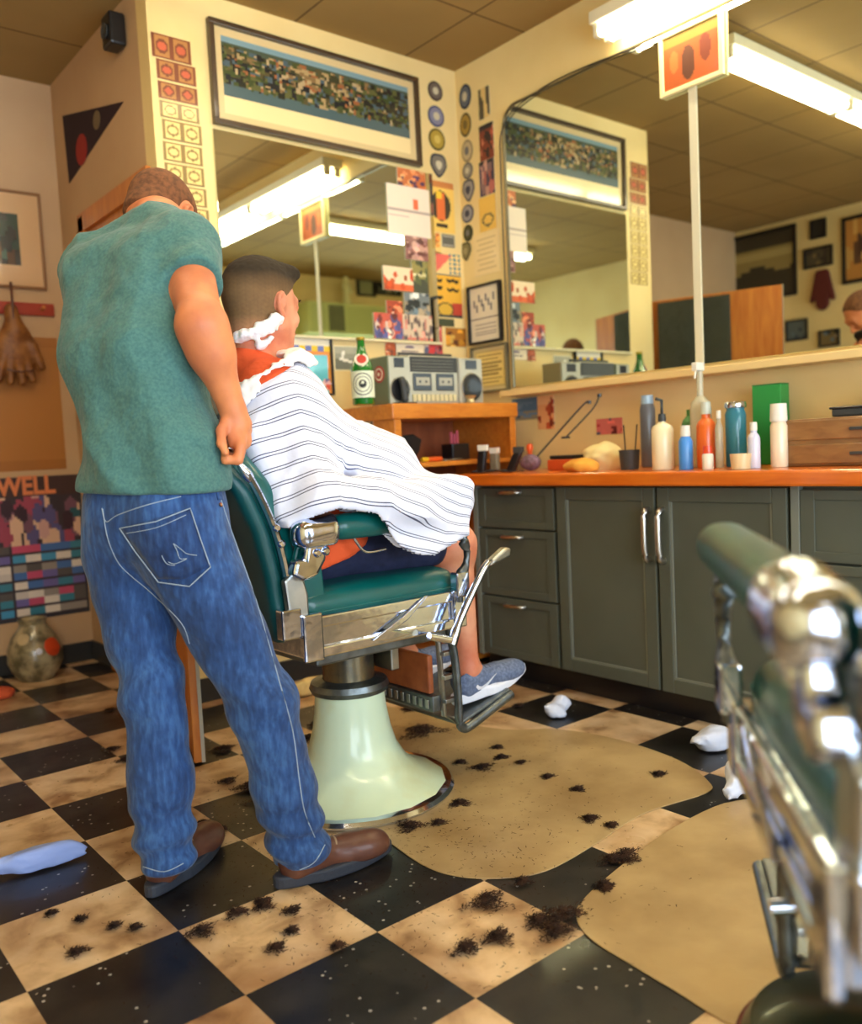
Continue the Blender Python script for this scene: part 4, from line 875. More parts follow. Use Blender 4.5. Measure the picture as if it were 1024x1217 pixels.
cb(840, 2.74, 478, 24, plast('orange_bottle', (226, 104, 34)), 'tall orange bottle right of the small blue bottle', mat('clear_grey', (196, 200, 180), .3), .035, .45)
cb(821, 2.86, 487, 20, plast('green_bottle', (70, 130, 60)), 'green bottle behind the small blue bottle', None)
b_ = cb(834, 2.80, 440, 26, mat('clear_plastic', (226, 220, 190), .15, trans=.5), 'tall clear spray bottle with a white trigger', None, neck=.3, sh=.6)
hh = hz(834, 440, 2.80); box('trigger_head', (-.035, -.012, hh-.003), (.015, .012, hh+.028), mat('white_plastic', (226, 222, 206), .4), b_, .004); tobj('trigger', [(-.025, 0, hh), (-.033, 0, hh-.03)], .004, mat('white_plastic', (226, 222, 206), .4), b_)
b_ = cb(875, 2.80, 478, 26, plast('teal_jar', (50, 130, 150), .15), 'teal disinfectant jar with combs beside the orange bottle', chrome, .012, .9, .86)
cb(771, 2.92, 470, 18, plast('slate_bottle', (96, 100, 106)), 'slate grey bottle against the wall behind the cream bottle', plast('pale_blue_cap', (150, 180, 200)), .03, .7, .9)
cb(855, 2.72, 488, 10, mat('clear_plastic', (226, 220, 190), .15, trans=.5), 'slim clear bottle between the orange bottle and the teal jar', mat('white_plastic', (226, 222, 206), .4), .02, .5)
cb(841, 2.60, 530, 14, plast('white_small', (230, 222, 200)), 'squat white bottle in front of the orange bottle', plast('red_cap', (214, 70, 30)), .02, .7, .8)
b_ = cb(926, 2.70, 480, 22, plast('cream_bottle2', (232, 214, 180)), 'cream bottle with a white cap in front of the green box', mat('white_plastic', (226, 222, 206), .4), .05, .85, .85)
cb(896, 2.64, 502, 16, plast('lilac_bottle', (206, 206, 220)), 'small whitish bottle in front of the teal jar', mat('white_plastic', (226, 222, 206), .4), .02, .5)
t = empty('glass_tumbler', 'low cream tumbler right of the orange bottle', 'tumbler', cpos(880, 2.60)); lobj('cup', [(0, 0), (.03, 0), (.034, .05), (.031, .05), (.028, .005), (0, .005)], (0, 0, 0), plast('tumbler_cream', (222, 200, 150)), t, 24)
ga = cpos(917, 2.95); t = empty('green_box', 'bright green box standing against the wall under the shelf', 'box', ga); zt = hz(917, 458, 2.95); box('carton', (-.03, -.055, 0), (.03, .055, zt), plast('green_card', (40, 146, 66), .5), t, .003); box('flap', (-.03, -.055, zt), (.03, .055, zt+.004), plast('green_card_dark', (30, 110, 50), .5), t, .001)
ya_, yb_ = onx(930, 520, 2.72)[1], .98
t = empty('wooden_chest', 'brown wooden chest with drawers on the right end of the counter', 'chest', (2.85, (ya_+yb_)/2, CT+.001)); wc = (ya_-yb_)/2; hc_ = hz(960, 498, 2.72); chw = wood('brown_chest_wood', (150, 108, 58), (124, 84, 42), (4, 4, 14))
box('case', (-.13, -wc, 0), (.13, wc, hc_), chw, t, .004)
for k in range(2):
    d = box('drawer', (-.138, -wc+.012, .008+k*hc_*.5), (-.1305, wc-.012, hc_*.5*(k+1)-.006), chw, t, .003); box('pull', (-.146, -.03, hc_*(.25+.5*k)-.004), (-.1385, .03, hc_*(.25+.5*k)+.006), darkgrey, d, .002)
zc_ = CT+.001+hc_; zz = hz(990, 455, 2.8)
t = empty('tray', 'dark tray on top of the brown chest', 'tray', (2.86, 1.17, zc_+.001)); box('tray', (-.11, -.17, 0), (.10, .17, .028), darkgrey, t, .006); box('rim', (-.115, -.175, .024), (.105, .175, .032), black, t, .003)
t = empty('straw_hat', 'yellowish cloth bundle on the dark tray', 'cloth', (2.86, 1.16, zc_+.034)); t.name = 'cloth_bundle'
sdfmesh('cloth', lambda p: smin(ell(p, (0, 0, .02), (.085, .12, .03)), ell(p, (0, 0, .05), (.05, .07, .035)), .03)+.006*wav(p, 40, 3), (-.12, -.16, -.01), (.12, .16, .12), .008, mat('yellow_cloth', (206, 176, 84), .9), t)
# pictures on the wall under the shelf
for rc, fn, lab, nm in (((609, 473, 639, 499), blobs(71, (90, 120, 140), [(120, 150, 170), (60, 80, 100)], 8, .1, .3, .3, band=[(.6, 1, (150, 140, 110))]), 'blue seascape photo under the shelf beside the certificate', 'photo'),
    ((639, 470, 659, 510), blobs(72, (236, 170, 110), [(206, 90, 50), (150, 60, 40)], 8, .08, .2, 1, band=[(0, .3, (240, 190, 130))]), 'orange photo under the shelf right of the seascape', 'photo'),
    ((709, 497, 740, 516), blobs(73, (206, 110, 100), red_, 12), 'small pink and dark photo low on the wall behind the towels', 'photo')):
    on_wall(nm, 'right', rc, fn, lab, 'photo', 'photos under the mirror shelf', lift=.001, res=.01)
for (a, b, c_, lab) in (((636, 545), (690, 484), (700, 478), 'thin dark cord standing up from the counter, left of the parallel one'), ((672, 520), (704, 486), (712, 470), 'shorter thin dark cord right of the longer one above the towels')):
    A = onx(*a, 2.78); B = onx(*b, 2.86); D = onx(*c_, 2.88); A[2] = max(A[2], CT+.005); t = empty('shaver_cord', lab, 'cord', A, group='cords over the counter'); tobj('cord', spline([(0, 0, 0), B-A, D-A], 6), .004, darkgrey, t, n=6); lobj('clip', [(0, -.008), (.009, -.006), (.009, .006), (0, .008)], tuple(D-A), black, t, 10); lobj('foot', [(0, 0), (.02, 0), (.018, .008), (0, .01)], (0, 0, -.004), black, t, 16)
# ------------------------------------------------------------------ barber chair (faces local +x)
CX, CYY = 1.395, 2.13
def make_chair():
    t = empty('barber_chair', 'teal leather and chrome barber chair on a cream porcelain base, with the customer seated', 'barber chair', (CX, CYY, 0), 0, 'barber chairs')
    lobj('base_rim', [(0, .001), (.275, .001), (.292, .006), (.296, .014), (.288, .024), (.272, .026), (0, .02)], (0, 0, 0), chrome, t, 48)
    lobj('pedestal', [(.272, .026), (.255, .034), (.225, .046), (.19, .066), (.158, .095), (.134, .135), (.118, .19), (.108, .25), (.103, .305), (0, .305)], (0, 0, 0), porcelain, t, 16, ang=25)
    lobj('collar', [(.09, .303), (.112, .306), (.118, .32), (.112, .336), (.09, .34), (.078, .345)], (0, 0, 0), castiron, t, 36)
    lobj('piston', [(0, .1), (.075, .1), (.077, .48), (0, .48)], (0, 0, 0), mat('oily_steel', (150, 138, 104), .3, .9, col2=(96, 96, 90), nscale=12), t, 36)
    tobj('pump_lever', spline([(.09, .05, .34), (.11, .10, .36), (.14, .16, .34), (.14, .26, .33)], 5), .011, chrome, t)
    # under-seat block
    box('under_frame', (-.24, -.22, .455), (.2, .22, .50), castiron, t, .006)
    box('hanger', (.085, -.10, .36), (.115, .10, .46), steel, t, .004)
    sf = box('seat_frame', (-.31, -.285, .498), (.205, .285, .60), chrome, t, .006)
    for s in (-1, 1):
        bm = bmesh.new()
        for z0, z1, o in ((.497, .525, .296), (.572, .602, .296)): bx(bm, (-.315, s*o, z0), (.21, s*.284, z1))
        bx(bm, (-.318, s*.30, .492), (-.262, s*.284, .612)); bx(bm, (.165, s*.30, .497), (.212, s*.284, .606))
        obj('side_rail', bm, chrome, sf, bevel=.005)
    for s in (-1, 1):
        bm = bmesh.new(); prism(bm, [(-.10, .525), (-.02, .56), (.06, .606), (.075, .606), (.0, .55), (-.05, .53), (.02, .512), (-.06, .505), (-.12, .515)], 1, s*.296, s*.303); obj('ornament', bm, chrome, sf, bevel=.003)
    def cush(p):
        q = p.copy(); d = rbox(q, (-.045, 0, .617), (.262, .268, .043), .04); return d-.006*np.cos(np.clip(q[:, 1]/.27, -1, 1)*1.5)-.006*np.cos(np.clip((q[:, 0]+.045)/.26, -1, 1)*1.5)
    sc_ = sdfmesh('seat_cushion', cush, (-.36, -.33, .55), (.27, .33, .72), .0075, teal, t)
    tobj('piping', spline([(-.30, -.268, .606), (0, -.272, .608), (.205, -.262, .608), (.218, -.2, .608), (.218, .2, .608), (.205, .262, .608), (-.3, .268, .606)], 5), .004, teal, sc_, n=8)
    # backrest: front pad and hard rear shell
    BK = [(-.315, .56), (-.33, .70), (-.355, .82), (-.40, .93), (-.455, 1.02)]
    Bs = spline([(x, 0, z) for x, z in BK], 6)
    def backsdf(off, th, w_, zt):
        def fn(p):
            d = None; q = p.copy(); q[:, 1] = 0
            for a, b in zip(BK, BK[1:]):
                e = cone(q, (a[0]+off, 0, a[1]), (b[0]+off, 0, b[1]), th, th); d = e if d is None else np.minimum(d, e)
            wz = w_-.0-.5*np.maximum(p[:, 2]-(zt-.14), 0)**1.5*2
            return smax(smax(d, np.abs(p[:, 1])-wz, .03), p[:, 2]-zt, .03)
        return fn
    sdfmesh('back_cushion', backsdf(.028, .034, .235, 1.05), (-.56, -.3, .5), (-.2, .3, 1.12), .0075, teal, t)
    sdfmesh('back_shell', backsdf(-.028, .022, .255, 1.045), (-.56, -.31, .5), (-.2, .31, 1.12), .0075, tealback, t)
    bu = sdfmesh('back_bolster', lambda p: ell(p, (-.265, 0, .68), (.045, .22, .075)), (-.34, -.25, .58), (-.2, .25, .78), .0075, teal, t)
    for s in (-1, 1):
        y = s*.262; pts = [Vector((p[0]-.005, y, p[2])) for p in Bs[:-4]]
        bm = bmesh.new(); tube(bm, pts, .017, 8, flat=.45, up=(0, 1, 0)); r = obj('back_rail', bm, chrome, t, smooth=True)
        e_ = spline([Bs[-6]+V(-.005, y, 0), Bs[-3]+V(-.01, y, .0), Bs[-1]+V(-.02, y*.97, .005), Bs[-1]+V(-.03, y*.86, .03)], 5); tobj('end_scroll', e_, [.010+.004*math.sin(k) for k in range(len(e_))], chrome, r)
        for z in (.64, .70, .79, .83):
            x = np.interp(z, [q[1] for q in BK], [q[0] for q in BK]); o = lobj('bolt', [(0, .007), (.006, .007), (.010, .003), (.011, 0)], (0, 0, 0), chrome, r, 14); o.matrix_local = Matrix.Translation((x-.002, y+s*.012, z)) @ Matrix.Rotation(-s*math.pi/2, 4, 'X')
        bm = bmesh.new(); prism(bm, [(-.345, .60), (-.29, .60), (-.29, .66), (-.30, .70), (-.325, .72), (-.355, .70)], 1, s*.262, s*.285); obj('hinge_block', bm, steel, r, bevel=.006)
        bx_ = box('lower_block', (-.37, s*.255, .555), (-.315, s*.29, .63), chrome, r, .005)
        # arm
        ya = s*.30
        ar = sdfmesh('armrest', lambda p: rbox(p, (-.005, ya, .818), (.225, .037, .033), .032), (-.27, ya-.07, .75), (.27, ya+.07, .88), .006, teal, t)
        def capf(p): return smax(smax(smin(rbox(p, (-.272, ya, .808), (.058, .038, .038), .028), cone(p, (-.295, ya, .812), (-.23, ya, .818), .034, .040), .012), p[:, 0]+.222, .004), .776-p[:, 2], .008)
        sdfmesh('end_cap', capf, (-.37, ya-.07, .74), (-.18, ya+.07, .9), .0035, chrome, ar, smoothit=4)
        for xx in (-.23,): lobj('stud', [(0, -.006), (.008, -.004), (.008, .01)], (xx, ya, .78), steel, ar, 12)
        tobj('wire_loop', spline([(-.16, ya, .79), (-.135, ya, .755), (-.11, ya, .745), (-.06, ya, .748)], 5), .004, chrome, ar, n=8)
        bm = bmesh.new(); prism(bm, [(-.345, .715), (-.315, .695), (-.275, .705), (-.25, .74), (-.235, .785), (-.30, .785), (-.31, .75), (-.335, .75)], 1, s*.275, s*.312); br = obj('rear_bracket', bm, chrome, t, bevel=.010, seg=3)
        for xx, zz in ((-.275, .762), (-.25, .764)):
            o = lobj('bolt', [(0, .008), (.006, .008), (.011, .003), (.012, 0)], (0, 0, 0), chrome, br, 14); o.matrix_local = Matrix.Translation((xx, s*.312, zz)) @ Matrix.Rotation(-s*math.pi/2, 4, 'X')
        sp_ = spline([(.155, ya, .80), (.195, ya, .812), (.222, ya, .79), (.205, ya, .755), (.222, ya, .71), (.212, ya, .665), (.19, ya, .635), (.188, ya, .57)], 5)
        fb = tobj('front_bracket', sp_, [.014+.004*math.sin(i*.5) for i in range(len(sp_))], castiron, t, flat=.8)
        lobj('scroll', [(0, -.012), (.018, -.01), (.022, 0), (.018, .01), (0, .012)], (0, 0, 0), castiron, fb, 18).matrix_local = Matrix.Translation((.2, ya, .79)) @ Matrix.Rotation(math.pi/2, 4, 'X')
        box('front_block', (.168, s*.283, .585), (.215, s*.315, .655), chrome, fb, .005)
    # side wings beside the cushion
    for s in (-1, 1):
        bm = bmesh.new(); prism(bm, [(-.30, .60), (-.235, .60), (-.225, .64), (-.235, .77), (-.30, .78), (-.325, .70)], 1, s*.243, s*.26); obj('side_wing', bm, teal, t, bevel=.006)
    # footrest
    fr_ = castiron
    for s in (-1, 1):
        lp = spline([(.20, s*.22, .50), (.225, s*.22, .40), (.232, s*.22, .27), (.232, s*.22, .20), (.25, s*.22, .175), (.285, s*.22, .18), (.36, s*.22, .205), (.45, s*.22, .235)], 5)
        fa = tobj('footrest_arm', lp, .014, fr_, t, flat=.8)
        tobj('inner_rod', [(.19, s*.19, .48), (.2, s*.19, .22), (.235, s*.2, .2)], .009, steel, fa)
        for z in (.26, .33, .40): box('ladder_rung', (.19, s*.215, z), (.235, s*.195, z+.012), steel, fa, .002)
    bm = bmesh.new(); bx(bm, (.24, -.215, 0), (.46, .215, .012)); bmesh.ops.rotate(bm, verts=bm.verts, cent=(.24, 0, 0), matrix=Matrix.Rotation(-.27, 3, 'Y')); bmesh.ops.translate(bm, verts=bm.verts, vec=(0, 0, .182)); fp = obj('foot_plate', bm, fr_, t, bevel=.004)
    box('calf_panel', (.165, -.17, .285), (.185, .18, .40), mat('brown_panel', (176, 96, 48), .5, col2=(140, 70, 34), nscale=14), t, .006)
    box('calf_frame', (.16, -.19, .235), (.19, .20, .283), fr_, t, .004)
    bm = bmesh.new()
    for k in range(12): bx(bm, (.155, -.175+k*.03, .245), (.1595, -.16+k*.03, .272))
    obj('filigree', bm, steel, t, bevel=.003)
    # recline lever on the near side
    lv = tobj('recline_lever', [(.05, -.325, .50), (.12, -.33, .478), (.135, -.33, .476)], .011, chrome, t)
    tobj('lever_rod', spline([(.125, -.33, .465), (.16, -.33, .53), (.24, -.335, .645), (.27, -.335, .675)], 5), [.014]*4+[.011]*12, chrome, lv)
    bm = bmesh.new(); prism(bm, [(.262, .664), (.275, .682), (.33, .712), (.352, .706), (.345, .682), (.29, .668)], 1, -.35, -.32); obj('lever_paddle', bm, steel, lv, bevel=.008, seg=3)
    return t
chair = make_chair()
ch2 = copy_tree(chair); A2 = math.radians(37.3)
ch2['label'] = 'empty green leather barber chair seen close at the right edge'
A2 = math.radians(38.6); pa_ = P3(942, 722, .80); pb_ = P3(853, 634, 1.26); A2 = math.atan2(pb_[1]-pa_[1], pb_[0]-pa_[0]); mid = pa_[:2]; off = np.array([-.222*math.cos(A2)-.30*math.sin(A2), -.222*math.sin(A2)+.30*math.cos(A2)])
ch2.location = (mid[0]-off[0], mid[1]-off[1], 0); ch2.rotation_euler = (0, 0, A2)
for c in ch2.children:
    if c.name.split('.')[0] not in ('base_rim', 'pedestal', 'collar'): c.location.z += .03
# ------------------------------------------------------------------ floor things
def floor_poly(name, pts, z0, z1, m, label, cat, group=None, rnd=True):
    P = [onz(*q)[:2] for q in pts]; P = [q[:2] for q in spline([(a, b, 0) for a, b in P]+[(P[0][0], P[0][1], 0)], 5)[:-1]]
    bm = bmesh.new(); prism(bm, [tuple(q) for q in P], 2, z0, z1); o = obj(name, bm, m, bevel=.002); return tag(o, label, cat, group)
matm = mat('worn_mat', (186, 160, 112), .45, coat=.1, col2=(150, 122, 78), nscale=4, ndet=10, lo=.35, hi=.7, bump=(30, .3, .004))
floor_poly('floor_mat', [(352, 895), (372, 960), (440, 988), (500, 1028), (545, 1043), (600, 1045), (650, 1036), (705, 1006), (765, 968), (838, 944), (842, 930), (805, 904), (735, 880), (665, 868), (600, 868), (540, 858), (470, 842), (400, 842)], .0005, .004, matm, 'worn beige floor mat around the occupied chair\'s base', 'mat', 'worn beige floor mats')
P2 = [(925, 948), (860, 956), (795, 988), (738, 1030), (695, 1068), (684, 1090), (700, 1116), (745, 1145), (800, 1178), (880, 1225), (1000, 1260), (1090, 1160), (1060, 1010)]
floor_poly('floor_mat', P2, .0005, .004, matm, 'worn beige floor mat reaching under the empty chair at lower right', 'mat', 'worn beige floor mats')
# hair clippings
hm = mat('hair_clippings', (40, 26, 18), .95, col2=(70, 44, 28), nscale=60)
clumps = [(436, 955, .05, 1.3), (500, 872, .085, 1), (486, 845, .03, 1), (487, 985, .04, 1), (545, 957, .03, 1), (573, 914, .035, 1), (546, 908, .02, 1), (595, 902, .025, 1), (618, 908, .015, 1), (520, 980, .02, 1), (578, 1075, .05, 1), (552, 1130, .03, 1), (590, 1117, .035, 1), (638, 1097, .03, 1), (668, 1093, .055, 1), (657, 1110, .04, 1), (718, 1058, .02, 1), (742, 1020, .045, 1), (728, 1024, .03, 1), (782, 922, .022, 1), (725, 983, .018, 1), (716, 1054, .02, 1), (310, 1075, .02, 1), (280, 1088, .025, 1), (238, 1110, .03, 1), (345, 1109, .015, 1), (327, 1129, .02, 1), (400, 1127, .015, 1), (313, 1080, .02, 1), (346, 1085, .02, 1),
    (265, 892, .04, 1), (295, 938, .05, 1), (320, 950, .06, 1), (270, 930, .025, 1), (240, 980, .015, 1), (262, 988, .015, 1), (258, 998, .015, 1), (130, 845, .02, 1), (133, 892, .025, 1), (150, 905, .03, 1), (365, 880, .05, 1), (375, 862, .03, 1), (368, 826, .02, 1), (60, 1088, .012, 1), (95, 1095, .012, 1), (135, 1103, .014, 1), (160, 1105, .014, 1), (90, 1135, .02, 1), (685, 940, .02, 1), (650, 925, .02, 1), (700, 975, .025, 1), (590, 890, .02, 1), (615, 840, .02, 1), (620, 1050, .02, 1)]
bm = bmesh.new(); rn = random.Random(4)
for px, py, r, hgt in clumps:
    c = onz(px, py)
    on_base = (px, py) == (436, 955)
    for k in range(int(120+r*15000)):
        a = rn.uniform(0, 6.283); rr = r*1.15*rn.random()**.7*(1 if rn.random() < .85 else 1.5)*(.7+.3*math.sin(a*3+px)+.15*math.sin(a*5+py)); x, y = c[0]+rr*math.cos(a), c[1]+rr*math.sin(a)*.8
        z = (.031 if on_base else .0045)+rn.random()*.35*r*max(0, 1-rr/r)
        b = rn.uniform(0, 6.283); l = rn.uniform(.006, .016); w_ = rn.uniform(.001, .003)
        d = Vector((math.cos(b)*l, math.sin(b)*l, rn.uniform(0, .004))); s = Vector((-math.sin(b)*w_, math.cos(b)*w_, .0008)); p = Vector((x, y, z))
        vs = [bm.verts.new(q) for q in (p-s, p+d*.5-s*.6+Vector((s.x, s.y, 0))*.8, p+d, p+d*.5+s)]; bm.faces.new(vs)
for k in range(2600):   # loose snips everywhere near the chair
    px, py = rn.gauss(420, 160), rn.gauss(980, 90)
    if py < 830: continue
    c = onz(px, py)
    if (c[0]-CX)**2+(c[1]-CYY)**2 < .3**2: continue
    b = rn.uniform(0, 6.283); l = rn.uniform(.003, .012); w_ = rn.uniform(.0004, .0013); d = Vector((math.cos(b)*l, math.sin(b)*l, 0)); s = Vector((-math.sin(b)*w_, math.cos(b)*w_, 0)); p = Vector((c[0], c[1], .0046))
    bm.faces.new([bm.verts.new(q) for q in (p-s, p+d-s*.4, p+d+s*.4, p+s)])
hc = obj('hair_clippings', bm, hm); tag(hc, 'dark brown cut hair scattered in clumps over the floor around the chair', 'hair', kind='stuff')
# crumpled tissues
tis = mat('tissue', (214, 220, 236), .8)
def tissue(px, py, r, seed, label, nm='crumpled_tissue', mm_=None, st=(1, 1), rz=0):
    c = onz(px, py); t = None
    def fn(p):
        q = p.copy(); c_, s_ = math.cos(rz), math.sin(rz); x = q[:, 0]*c_+q[:, 1]*s_; y = -q[:, 0]*s_+q[:, 1]*c_; q = np.stack([x/st[0], y/st[1], q[:, 2]], 1)
        return smax((ell(q, (0, 0, r*.45), (r, r*.8, r*.6))+.32*r*wav(q, 2.6/r, seed)+.12*r*np.abs(wav(q, 7/r, seed)))*min(st), -p[:, 2]+.001, .003)
    b = r*1.5*max(st); o = sdfmesh(nm, fn, (-b, -b, -.008), (b, b, r*1.7), max(.005, r/14), mm_ or tis); o.location = (c[0], c[1], .004)
    return tag(o, label, 'paper' if nm != 'cloth_strip' else 'cloth', 'crumpled papers on the floor')
tissue(660, 850, .055, 1, 'small white tissue ball on the floor just right of the sneaker')
tissue(843, 890, .075, 2, 'white crumpled tissue on the floor left of the empty chair, the farther one')
tissue(888, 940, .085, 5, 'white crumpled tissue nearest the empty chair', st=(1.2, .8))
tissue(362, 826, .07, 8, 'yellowish crumpled paper on the floor behind the chair\'s column', mm_=mat('yellow_paper', (232, 206, 140), .8), st=(1.3, .8))
tissue(40, 1034, .05, 11, 'bluish white crumpled towel strip on the floor at the left edge', nm='cloth_strip', mm_=mat('blue_white_cloth', (150, 170, 226), .9), st=(2.6, .8), rz=math.radians(-12))
# the jug by the left wall
jl = onz(44, 806); jg = empty('ceramic_jug', 'mottled ceramic floor vase with an orange patch by the left wall', 'vase', (jl[0], jl[1], 0))
jm = mat('mottled_glaze', (96, 86, 60), .3, coat=.5, col2=(176, 160, 122), nscale=13, ndet=8, lo=.42, hi=.62)
lobj('body', [(0, 0), (.075, 0), (.10, .03), (.125, .09), (.122, .15), (.10, .205), (.066, .25), (.058, .265), (.066, .29), (.062, .292), (.05, .265), (.05, .24), (0, .06)], (0, 0, 0), jm, jg, 40)
th_ = math.atan2(-jl[1], -jl[0])
for (da, z, r, cc, nm) in ((.75, .16, .045, (206, 70, 30), 'orange_patch'), (.15, .15, .016, (220, 220, 230), 'white_spot'), (-.5, .21, .03, (190, 170, 130), 'pale_patch')):
    rr = np.interp(z, [.03, .09, .15, .205, .25], [.10, .125, .122, .10, .066]); a = th_+da
    sdfmesh(nm, lambda p: np.maximum(ell(p, (rr*math.cos(a), rr*math.sin(a), z), (r, r, r)), np.abs(np.hypot(p[:, 0], p[:, 1])-np.interp(p[:, 2], [0, .03, .09, .15, .205, .25], [.075, .10, .125, .122, .10, .066]))-.003), (rr*math.cos(a)-.06, rr*math.sin(a)-.06, z-.06), (rr*math.cos(a)+.06, rr*math.sin(a)+.06, z+.06), .003, mat(nm, cc, .4), jg)
sp2 = onz(1036, 1236, .12); st = empty('round_stool', 'dark green low round stool with a reddish rim in the bottom right corner', 'stool', (sp2[0], sp2[1], 0))
lobj('base', [(0, 0), (.15, 0), (.155, .01), (.15, .02), (.13, .03), (.13, .06), (0, .06)], (0, 0, 0), black, st, 36)
lobj('seat', [(0, .06), (.165, .06), (.178, .075), (.18, .10), (.165, .125), (.11, .142), (0, .15)], (0, 0, 0), mat('dark_green_vinyl', (22, 36, 18), .3, coat=.3), st, 48)
tobj('piping', [(.182*math.cos(a), .182*math.sin(a), .088) for a in np.linspace(0, 2*math.pi, 49)[:-1]], .008, mat('dark_red_piping', (84, 22, 14), .5), st, closed=True)
rp = onz(5, 828); o = sdfmesh('red_cloth', lambda p: smax(ell(p, (0, 0, .02), (.08, .06, .03))+.01*wav(p, 40, 2), -p[:, 2], .003), (-.12, -.1, -.01), (.12, .1, .08), .006, mat('red_orange_cloth', (196, 84, 46), .9)); o.location = (rp[0]-.03, rp[1], 0); tag(o, 'red-orange cloth on the floor in front of the vase at the left edge', 'cloth')
# ------------------------------------------------------------------ people
def frame(az, pitch_=0., roll_=0.):
    F = V(math.cos(az)*math.cos(pitch_), math.sin(az)*math.cos(pitch_), -math.sin(pitch_)); Lf = np.cross((0, 0, 1.), F); Lf /= np.linalg.norm(Lf); U = np.cross(F, Lf)
    c_, s_ = math.cos(roll_), math.sin(roll_); L2 = Lf*c_+U*s_; U2 = -Lf*s_+U*c_; return np.stack([F, L2, U2], 1)
HSC = 1.06
def head_sdf(p, c, M):
    q = (p-c)@M/HSC
    d = ell(q, (-.012, 0, .025), (.100, .077, .088)); d = smin(d, ell(q, (.035, 0, -.035), (.060, .058, .078)), .03)
    for s in (-1, 1): d = smin(d, cone(q, (.005, s*.05, -.06), (.066, s*.016, -.103), .018, .016), .03); d = smin(d, ell(q, (.066, s*.036, -.028), (.02, .022, .018)), .015)
    d = smin(d, ell(q, (.078, 0, -.103), (.016, .02, .014)), .015)
    d = smin(d, cone(q, (.084, -.03, .022), (.084, .03, .022), .011, .011), .02)
    for s in (-1, 1): d = smax(d, -ell(q, (.100, s*.031, .002), (.014, .017, .011)), .012); d = np.minimum(d, ell(q, (.080, s*.031, .001), (.0125,)*3)); d = smin(d, cone(q, (.0915, s*.018, .009), (.086, s*.043, .007), .003, .003), .005)
    d = smin(d, cone(q, (.096, 0, .004), (.113, 0, -.030), .006, .010), .012)
    for s in (-1, 1): d = smin(d, ell(q, (.105, s*.012, -.036), (.009, .007, .007)), .006)
    d = smin(d, ell(q, (.094, 0, -.060), (.010, .024, .0055)), .006); d = smin(d, ell(q, (.092, 0, -.071), (.010, .020, .006)), .005)
    for s in (-1, 1):
        y = s*.075; e = None
        pts = [(.004, y, -.004), (.002, y+s*.005, .014), (-.010, y+s*.008, .023), (-.023, y+s*.010, .015), (-.025, y+s*.009, -.003), (-.016, y+s*.005, -.021), (-.006, y+s*.002, -.030)]
        for a, b in zip(pts, pts[1:]): g_ = cone(q, a, b, .0048, .0048); e = g_ if e is None else smin(e, g_, .004)
        e = smin(e, ell(q, (-.010, y+s*.0, -.003), (.017, .004, .024)), .005); e = smin(e, ell(q, (-.004, y+s*.003, -.030), (.008, .005, .009)), .005); d = smin(d, e, .008)
    return d*HSC
def hand_cones(W, D, N, T, curl=.5, L_=1., thumb=.6):
    """W wrist, D towards knuckles, N back-of-hand normal, T thumb side"""
    D, N, T = [np.array(a, float)/np.linalg.norm(a) for a in (D, N, T)]; out = []
    for i, (o, l) in enumerate(((.030, .95), (.010, 1.05), (-.010, .98), (-.028, .78))):
        K = W+D*.088*L_+T*o; out.append((W+D*.012+T*o*.5, K, .014, .0125)); a = curl; p = K
        for j, s in enumerate((.042, .026, .021)):
            d = D*math.cos(a)-N*math.sin(a); n = p+d*s*l*L_; out.append((p, n, .0098-.001*j, .009-.001*j)); p = n; a += curl*1.2
    p = W+D*.02+T*.022; d1 = (D*.6+T*.7-N*.25); d1 /= np.linalg.norm(d1); q = p+d1*.042; d2 = (D*.9+T*.25-N*thumb); d2 /= np.linalg.norm(d2); r_ = q+d2*.032; out += [(p, q, .016, .012), (q, r_, .0115, .0105), (r_, r_+(d2-N*.2)*.024, .0105, .008)]
    return out
def bodymesh(name, prims, hands, hc_, hM, neck, m, parent, lo, hi, res=.005, extra=None):
    def fn(p):
        d = union(p, prims, .035); h = head_sdf(p, hc_, hM)
        nk = union(p, neck, .02); d = smin(d, nk, .03); d = smin(d, h, .02)
        for hd in hands:
            c = np.mean([q[0] for q in hd], 0); near = np.linalg.norm(p-c, axis=1) < .3; e = np.full(len(p), 1.)
            if near.any():
                e[near] = union(p[near], hd, .006); d[near] = smin(d[near], e[near], .012)
        return d
    return sdfmesh(name, fn, lo, hi, res, m, parent)
